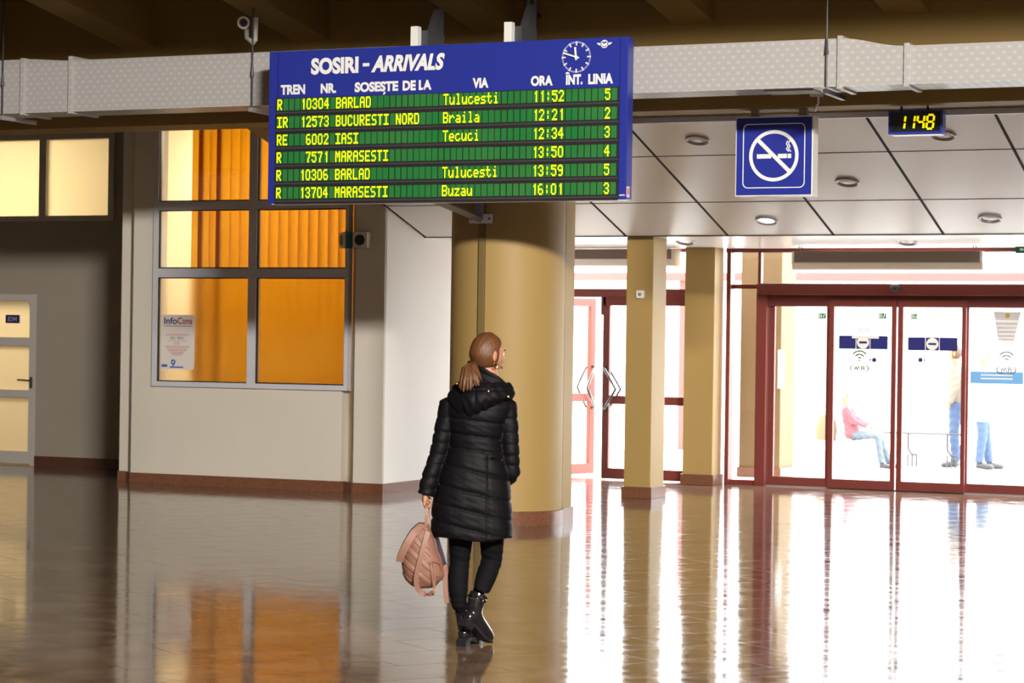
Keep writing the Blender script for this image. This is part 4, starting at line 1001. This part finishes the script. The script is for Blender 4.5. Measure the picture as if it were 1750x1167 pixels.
# collar and hood
mb = MB()
def tring(p, q, rx, ry, y, sl, slY=0.0, n=36):
    c0 = wp(p, q, y); return [(c0.x+rx*WS*math.cos(2*PI*j/n), c0.y+ry*math.sin(2*PI*j/n), c0.z+sl*rx*WS*math.cos(2*PI*j/n)+slY*ry*math.sin(2*PI*j/n)) for j in range(n)]
mb.loft([tring(826, 680, 44, .10, .0, 0), tring(833, 668, 45, .098, .005, -.15), tring(840, 650, 40, .090, .01, -.46, -.2), tring(838, 637, 31, .082, .005, -.64, -.25), tring(838, 640, 26, .072, .005, -.62, -.25), tring(836, 668, 24, .06, .0, -.3)])
hb, hn = evald(mb, .006, 2)
for i, v in enumerate(hb.v): hb.v[i] = v+hn[i]*(.0025*math.sin(v.z*150+v.x*70))
place(hb).build('collar', nylon, wo, True)
mb = MB()
hr = []
for t in range(15):
    u = t/14                      # from the rim by the neck down to the lower fold
    q = 651+u*70; half = (46, 50, 53.5, 55.5, 57, 57.5, 57, 55.5, 53, 49.5, 45, 39, 31, 21, 8)[t]
    pc = (826.5, 826, 825.5, 825, 823.5, 822, 820, 817.5, 815, 812.5, 810, 807.5, 805.5, 804, 803)[t]
    thick = .012+.05*math.sin(PI*min(1, u*.9+.1)); c0 = wp(pc, q, -.085-.025*math.sin(PI*u))
    ring = []
    for j in range(32):
        a = 2*PI*j/32; x = half*WS*math.cos(a); y = thick*math.sin(a)+.075*(math.cos(a)**2)
        ring.append((c0.x+x, c0.y+y, c0.z+(.05 if t < 5 else .0)*(-x)*0-.0+(.14*x if t > 6 else -.02*x)*(1 if x > 0 else .0)))
    hr.append(ring)
mb.loft(hr); hd, hn = evald(mb, .007, 3)
for i, v in enumerate(hd.v):
    xc = (v.x-wp(812, 690).x)
    dd = -.006*math.exp(-(xc/.006)**2)-.004*math.exp(-((v.z-z_of(664))/.006)**2)+.002*math.sin(v.x*120+v.z*70)-.005*math.exp(-((abs(xc+.01)-.06-.3*(v.z-z_of(690)))/.007)**2)
    hd.v[i] = v+hn[i]*dd
hd_o = place(hd).build('hood', nylon, wo, True)
for (p, q, y) in ((781.5, 655, -.105), (835.3, 667.5, -.148), (869, 676, -.105)):
    mb = MB(); c0 = wp(p, q, y); mb.sphere(c0, .0075, 14, 8, (1, .55, 1)); place(mb).build('snap_button', gold, hd_o, True)
# trousers
t_ = MB(); t_.tube(legL, rL, 20); t_.tube(legR, rR, 20); t_.loft([ell(wp(813, 892, 0), .125, .10), ell(wp(813, 860, 0), .14, .11), ell(wp(813, 830, 0), .13, .1)])
tr, tn = evald(t_, .007, 2)
for i, v in enumerate(tr.v): tr.v[i] = v+tn[i]*(.0016*math.sin(v.z*150+v.x*40)*math.exp(-((v.z-z_of(957))/.08)**2)+.0018*math.sin(v.z*190+v.y*60)*math.exp(-((v.z-.24)/.07)**2))
place(tr).build('trousers', mat('black_denim', (.003, .003, .004), .8, spec=.15), wo, True)
# ankle boots
leather = mat('black_leather', (.010, .010, .012), .16, spec=.6, coat=.3)
for T in (BL, BR):
    mb = MB(); mb.tube([(0, .255, .026), (0, .235, .034), (0, .20, .042), (0, .15, .054), (0, .10, .070), (0, .062, .092), (0, .046, .13), (0, .040, .17), (0, .038, .205)], [.012, .028, .036, .041, .043, .045, .045, .049, .052], 20)
    mb.sphere((0, .036, .066), .037, 18, 12, (.92, .95, 1.05)); mb.v = [T @ Vector(v) for v in mb.v]
    bt, _ = evald(mb, .005, 3); bo = place(bt).build('ankle_boot', leather, wo, True)
    mb = MB(); sec = [(.0, .030, .046, .024), (.03, .028, .046, .030), (.075, .025, .044, .031), (.12, .010, .03, .036), (.16, .0, .016, .041), (.21, .0, .016, .038), (.245, .003, .017, .026), (.264, .009, .017, .010)]
    mb.loft([[(-hw_, y, z0_), (hw_, y, z0_), (hw_, y, z1_), (-hw_, y, z1_)] for y, z0_, z1_, hw_ in sec])
    mb.loft([[(-.029, 0, 0), (.029, 0, 0), (.026, .062, 0), (-.026, .062, 0)], [(-.031, -.004, .036), (.031, -.004, .036), (.031, .07, .036), (-.031, .07, .036)]])
    mb.v = [T @ Vector(v) for v in mb.v]; place(mb).build('sole', M['black'], bo)
    mb = MB(); q = [T @ Vector((.05*math.cos(a), .039+.05*math.sin(a), .178)) for a in (2*PI*i/24 for i in range(25))]; mb.tube(q, .006, 8)
    for s_ in (-1, 1): mb.tube([T @ Vector((.048, .03, .178)), T @ Vector((.066, .028+.012*s_, .176+.012*s_)), T @ Vector((.078, .02+.014*s_, .166+.02*s_))], [.006, .007, .003], 8)
    place(mb).build('ankle_strap', leather, bo, True)
    for k in range(5):
        a = -.9+.35*k; mb = MB(); mb.sphere(T @ Vector((.047*math.cos(a-.6), .039+.047*math.sin(a-.6), .158)), .0035, 8, 6); place(mb).build('stud', gold, bo, True)

# ---- backpack
bk = thing('backpack', 'pink leather backpack with quilted flap hanging from the hand of the woman', 'bag', WM @ wp(722, 1004, -.08))
def bag_shift(mb): mb.v = [BAGT @ Vector(v) for v in mb.v]; return mb
BAGT = Matrix.Translation((0, -.05, 0))
pink = mat('pink_leather', (.215, .103, .072), .5, noise=(9, .3, (.18, .085, .058)), bump=(120, .08))
pinkd = mat('dark_pink_edge', (.04, .010, .018), .6)
tab = [(893, 717, 731, .035), (897, 711, 734, .05), (905, 703.5, 738, .07), (915, 698, 741.5, .082), (930, 692, 746, .092), (950, 688, 753, .098), (966, 686.5, 758.5, .098), (980, 689, 761, .093), (990, 694, 756, .083), (999, 703, 746, .065), (1004, 714, 737, .04)]
mb = MB(); mb.loft([ell(wp((l+r)/2, q, -.03), (r-l)/2*WS, d, 36, 0, .8) for q, l, r, d in tab])
bb, bn = evald(mb, .005, 3)
for i, v in enumerate(bb.v):
    u = v.z+.85*v.x          # slanted quilting seams
    k = (u % .042); d = min(k, .042-k)
    on = 1 if v.x < wp(738, 950).x and v.z > z_of(990) else 0
    bb.v[i] = v+bn[i]*(-.0045*math.exp(-(d/.0035)**2)*on+.002*math.sin(v.z*80+v.x*60))
bbo = place(bag_shift(bb)).build('bag_body', pink, bk, True)
# flap
mb = MB(); fr = []
for (q, p, hwid, th) in ((893, 719, .05, 8), (903, 707, .075, 6), (915, 698.5, .088, 5), (932, 689, .092, 4.5), (948, 682, .086, 4), (957, 679.5, .075, 3.5)):
    c0 = wp(p, q, -.03); t = th*WS*.6
    fr.append([(c0.x-t*.5, c0.y-hwid, c0.z), (c0.x-t, c0.y, c0.z), (c0.x-t*.5, c0.y+hwid, c0.z), (c0.x+t+.028, c0.y+hwid, c0.z-.004), (c0.x+t+.028, c0.y, c0.z-.004), (c0.x+t+.028, c0.y-hwid, c0.z-.004)])
mb.loft(fr); place(bag_shift(mb)).build('flap', pink, bk, True)
def ribbon(name, pts, wdt, th, wd, m, parent):
    P_ = [Vector(p) for p in pts]
    for _ in range(2):   # smooth the path
        Q = [P_[0]]
        for a, b in zip(P_, P_[1:]): Q += [a.lerp(b, .25), a.lerp(b, .75)]
        P_ = Q+[P_[-1]]
    mb = MB(); rings = []; wd = Vector(wd).normalized()
    for i, p in enumerate(P_):
        t = (P_[min(i+1, len(P_)-1)]-P_[max(i-1, 0)]).normalized(); ww = (wd-t*wd.dot(t)).normalized(); nn = t.cross(ww)
        rings.append([p+ww*wdt/2+nn*th/2, p-ww*wdt/2+nn*th/2, p-ww*wdt/2-nn*th/2, p+ww*wdt/2-nn*th/2])
    mb.loft(rings); return place(bag_shift(mb)).build(name, m, parent)
ribbon('handle', [wp(729, 897, -.075), wp(729.5, 880, -.075), wp(730, 866, -.068), wp(730.5, 860.5, -.045), wp(731, 860, -.01), wp(731.5, 861, .018), wp(732, 868, .03), wp(733, 882, .03), wp(733.5, 896, .02)], .018, .005, (1, .2, 0), pink, bk)
so = ribbon('shoulder_strap', [wp(732, 908, -.115), wp(727, 926, -.13), wp(719, 955, -.14), wp(712, 983, -.135), wp(712, 1000, -.125), wp(719, 1012, -.115), wp(730, 1015.5, -.11), wp(742, 1012, -.105)], .027, .005, (1, .25, 0), pink, bk)
ribbon('shoulder_strap', [wp(743, 1010, -.11), wp(740, 985, -.125), wp(736, 966, -.13), wp(738.5, 958.5, -.13), wp(742, 964, -.12), wp(744, 985, -.115), wp(743, 1010, -.105)], .009, .004, (1, .3, 0), pink, bk)
mb = MB(); c0 = wp(742.5, 1010, -.115); mb.box(c0.x-.009, c0.y-.006, c0.z-.012, c0.x+.009, c0.y+.006, c0.z+.012, .003); place(bag_shift(mb)).build('strap_buckle', mat('rose_metal', (.45, .25, .2), .3, metal=.8), bk)
ribbon('back_edge', [wp(741, 903, .03), wp(747, 925, .04), wp(755, 950, .04), wp(760.5, 972, .03), wp(760, 985, .02)], .06, .010, (.35, 1, 0), pinkd, bk)
ribbon('loose_strap', [wp(757, 966, -.05), wp(760.5, 965, -.055), wp(762.5, 975, -.05), wp(761, 990, -.05), wp(762, 1010, -.05), wp(764, 1029, -.048)], .024, .004, (1, .2, 0), pink, bk)
mb = MB(); 
for s_ in (0,):
    q = [wp(729, 962, -.125), wp(741, 958, -.125), wp(752, 962, -.10), wp(757, 976, -.08), wp(752, 992, -.075)]
    mb.tube(q, .0035, 6)
place(bag_shift(mb)).build('pocket_piping', pink, bk, True)

# ---- people and things outside -------------------------------------------
mb = MB(); mb.box(-34, FY+.02, -.12, 20, 62, -.004); mb.build('ground_outside', M['outdoor'], kind='structure')
def out_person(label, at, yaw, J, hair, jacket, trousers, rs=1.0):
    t = thing('person', label, 'person', at); T0 = Matrix.Translation(at) @ Matrix.Rotation(yaw, 4, 'Z') @ Matrix.Scale(rs, 4)
    V = {k: Vector(v) for k, v in J.items() if k != 'face'}
    hd_ = Matrix.Translation(V['head']) @ Matrix.Rotation(J.get('face', 0) if isinstance(J.get('face', 0), float) else 0.0, 4, 'Z')
    def fin(mb): mb.v = [T0 @ Vector(v) for v in mb.v]; return mb
    def torso(k, mb):
        p, n_ = V['pelvis'], V['neck']; up = (n_-p); L_ = up.length; up.normalize(); sd = (V['sh_r']-V['sh_l']).normalized(); fw = up.cross(sd)*-1
        rr = []
        for f, rx, ry in ((-.12, .13, .10), (.05, .165, .12), (.35, .15, .105), (.65, .175, .115), (.86, .18, .10), (.96, .11, .075), (1.0, .07, .06)):
            c = p+up*L_*f; rr.append([c+sd*rx*k*math.cos(a)+fw*ry*k*math.sin(a) for a in (2*PI*j/24 for j in range(24))])
        mb.loft(rr)
    def limb(mb, ks, r): mb.tube([V[k] for k in ks], r, 14)
    b_ = MB(); head_mesh(b_, hd_); b_.tube([V['neck'], V['head']+Vector((0, 0, -.05))], [.055, .055], 12); torso(.85, b_)
    for s_ in 'lr':
        limb(b_, ['sh_'+s_, 'el_'+s_, 'wr_'+s_], [.045, .037, .025]); w_ = V['wr_'+s_]; d = (w_-V['el_'+s_]).normalized()
        pal = w_+d*.07; b_.tube([w_, pal], [.024, .034], 10, .5)
        sdv = d.cross(Vector((0, 1, 0))).normalized() if abs(d.y) < .9 else Vector((1, 0, 0))
        for k in range(4): o2 = sdv*(.022-.0145*k); b_.tube([pal+o2-d*.01, pal+o2+d*.045, pal+o2+d*(.075-.006*abs(k-1))+Vector((0, .012, 0))], [.009, .0085, .006], 8)
        b_.tube([w_+d*.03+sdv*.028, w_+d*.07+sdv*.05], [.010, .007], 8)
        limb(b_, ['hip_'+s_, 'kn_'+s_, 'an_'+s_], [.075, .05, .035])
    o, _ = evald(b_, .008, 2); fin(o).build('body', skin, t, True)
    fin(hair_cap(hd_)).build('hair', hair, t, True)
    mb = MB(); torso(1.12, mb)
    for s_ in 'lr': limb(mb, ['sh_'+s_, 'el_'+s_, 'wr_'+s_], [.072, .06, .046])
    o, nn2 = evald(mb, .012, 3)
    for i, v in enumerate(o.v): o.v[i] = v+nn2[i]*.004*math.sin(v.z*60+v.x*40+v.y*30)
    fin(o).build('jacket', jacket, t, True)
    mb = MB()
    for s_ in 'lr': limb(mb, ['pelvis', 'hip_'+s_, 'kn_'+s_, 'an_'+s_], [.10, .092, .07, .058])
    o, nn2 = evald(mb, .012, 3)
    for i, v in enumerate(o.v): o.v[i] = v+nn2[i]*.004*math.sin(v.z*55+v.x*50)
    fin(o).build('trousers', trousers, t, True)
    for s_ in 'lr':
        a = V['an_'+s_]; d = Vector(J['toe_'+s_])-Vector((a.x, a.y, 0)); d.z = 0; d.normalize()
        mb = MB(); mb.tube([a, Vector((a.x, a.y, .055))-d*.02, Vector((a.x, a.y, .042))+d*.08, Vector((a.x, a.y, .03))+d*.17, Vector((a.x, a.y, .026))+d*.2], [.045, .05, .044, .038, .02], 14)
        o, _ = evald(mb, .008, 2); fin(o).build('shoe', M['dark'], t, True)
    return t
jean = mat('blue_denim', (.055, .09, .17), .8); beige = mat('beige_jacket', (.19, .16, .13), .8); pinkj = mat('rose_jacket', (.23, .075, .095), .8); pale = mat('pale_coat', (.75, .74, .72), .8); jean2 = mat('grey_denim', (.10, .125, .16), .8)
brown = hair_mat('brown_hair', (.10, .055, .03), (.06, .03, .02)); greyh = hair_mat('white_hair', (.6, .58, .55), (.5, .48, .45))
GY = FL(1632, 798)     # standing person
ST = dict(head=(0, .03, 1.58), neck=(0, 0, 1.40), pelvis=(0, 0, .93), sh_l=(-.19, 0, 1.37), sh_r=(.19, 0, 1.37), el_l=(-.24, -.02, 1.10), el_r=(.24, -.03, 1.10), wr_l=(-.23, .06, .90), wr_r=(.20, .10, .92),
          hip_l=(-.09, 0, .88), hip_r=(.09, 0, .88), kn_l=(-.10, .01, .48), kn_r=(.10, .03, .48), an_l=(-.11, -.02, .09), an_r=(.11, -.01, .09), toe_l=(-.12, .2, 0), toe_r=(.13, .2, 0))
out_person('person in a beige jacket and blue jeans standing outside behind the right sliding leaf', (GY.x, GY.y, 0), YAW+1.25, ST, brown, beige, jean)
G2 = FL(1676, 801)
out_person('person in a pale coat and blue jeans standing outside behind the right fixed pane', (G2.x, G2.y, 0), YAW-1.9, dict(ST, kn_l=(-.10, .05, .48), an_l=(-.11, .10, .09)), greyh, pale, jean)
G3 = FL(1500, 800)
SI = dict(head=(-.16, 0, 1.25), neck=(-.10, 0, 1.06), pelvis=(0, 0, .565), sh_l=(-.11, .17, 1.02), sh_r=(-.11, -.17, 1.02), el_l=(.05, .2, .80), el_r=(.04, -.2, .80), wr_l=(.24, .10, .72), wr_r=(.24, -.10, .72),
          hip_l=(.04, .09, .55), hip_r=(.04, -.09, .55), kn_l=(.45, .10, .55), kn_r=(.44, -.10, .55), an_l=(.62, .10, .09), an_r=(.52, -.10, .09), toe_l=(.85, .1, 0), toe_r=(.75, -.1, 0))
out_person('seated person in a rose jacket and grey blue jeans on the bench outside', (G3.x-.36, G3.y, 0), YAW*.3, dict(SI, face=-1.57), greyh, pinkj, jean2, .80)
# bench and the low barrier beside it
bx0, bx1 = FL(1396, 800).x, FL(1490, 803).x; bz = .36
be = thing('bench', 'pale bench outside the sliding door with a person sitting on it', 'bench', ((bx0+bx1)/2, G3.y, 0))
mb = MB(); mb.box(bx0, G3.y-.2, bz-.06, bx1-.25, G3.y+.2, bz-.004, .008); mb.build('seat', mat('grey_seat', (.45, .45, .46), .5), be)
for xx in (bx0+.1, bx1-.4):
    for yy2 in (-.15, .15): mb = MB(); mb.tube([(xx, G3.y+yy2, bz-.05), (xx+.02, G3.y+yy2*1.1, 0)], .02, 8); mb.build('leg', mat('pale_leg', (.3, .3, .3), .5), be)
rx0, rx1 = FL(1474, 801).x, FL(1624, 806).x; ry_ = G3.y+.75; rz_ = P(1550, 740, ry_).z
rl = thing('metal_barrier', 'low dark metal rail on forked feet outside, right of the seated person', 'barrier', ((rx0+rx1)/2, ry_, 0))
mb = MB(); mb.tube([(rx0, ry_, rz_), (rx1, ry_, rz_)], .014, 8); mb.build('top_rail', M['dark'], rl)
for p_ in (1552, 1619):
    xx = P(p_, 760, ry_).x
    mb = MB(); mb.tube([(xx, ry_, rz_), (xx+.0, ry_, .25), (xx+.05, ry_, .17), (xx+.12, ry_, .17)], .018, 8); mb.build('post', M['dark'], rl, True)
    for k in range(3): mb = MB(); mb.tube([(xx+.0+.06*k, ry_, .17), (xx+.0+.06*k, ry_, 0)], .014, 8); mb.build('foot', M['dark'], rl)
hx_ = FL(1414, 800).x
mb = MB(); mb.loft([ell((hx_-.16, G3.y, z), rx, ry, 20, 0, .7) for z, rx, ry in ((bz-.002, .14, .10), (.5, .16, .11), (.62, .14, .09), (.72, .09, .05))]); hb_ = tag(mb.build('handbag', mat('tan_bag', (.2, .14, .08), .6), None, True), 'tan bag standing on the bench beside the seated person', 'bag')
# ochre column outside with a white notice
a = FL(1262, 814); b = FL(1348, 814)
oc = struct('column_outside'); mb = MB(); mb.box(a.x, a.y, .1, b.x, a.y+.6, 3.4, .01); mb.build('shaft', mat('outdoor_ochre', (.14, .082, .033), .7, noise=(1.5, .5, (.17, .115, .06))), oc)
mb = MB(); mb.box(a.x-.02, a.y-.02, 0, b.x+.02, a.y+.62, .12); mb.build('plinth', M['granite'], oc)
mb = MB(); mb.box(b.x-.03, a.y-.03, P(1345, 664, a.y).z, b.x+.04, a.y-.005, P(1345, 598, a.y).z); tag(mb.build('notice_plate', mat('white_notice', (.8, .8, .8), .6)), 'white notice plate on the edge of the ochre column outside', 'notice')
# canopy and the building across the square
cn = struct('canopy'); c1 = P(1340, 478, 34.0)
pinkb = mat('faded_red_beam', (.20, .07, .065), .6)
mb = MB(); mb.box(-14, 33.9, c1.z-.02, 6, 34.1, P(1340, 466, 34).z); mb.build('edge_beam', pinkb, cn)
for xx in (-12, -4, 4): mb = MB(); mb.box(xx-.06, 33.95, 0, xx+.06, 34.05, c1.z); mb.build('post', pinkb, cn)
bu = struct('building_across'); 
mb = MB(); mb.box(-40, 60, 0, 20, 66, 3.2); mb.build('wall', mat('pale_render', (.62, .56, .53), .8), bu)
mb = MB(); mb.box(-40, 59.6, 3.2, 20, 66, 3.55); mb.build('roof_edge', mat('faded_tiles', (.3, .2, .18), .8), bu)
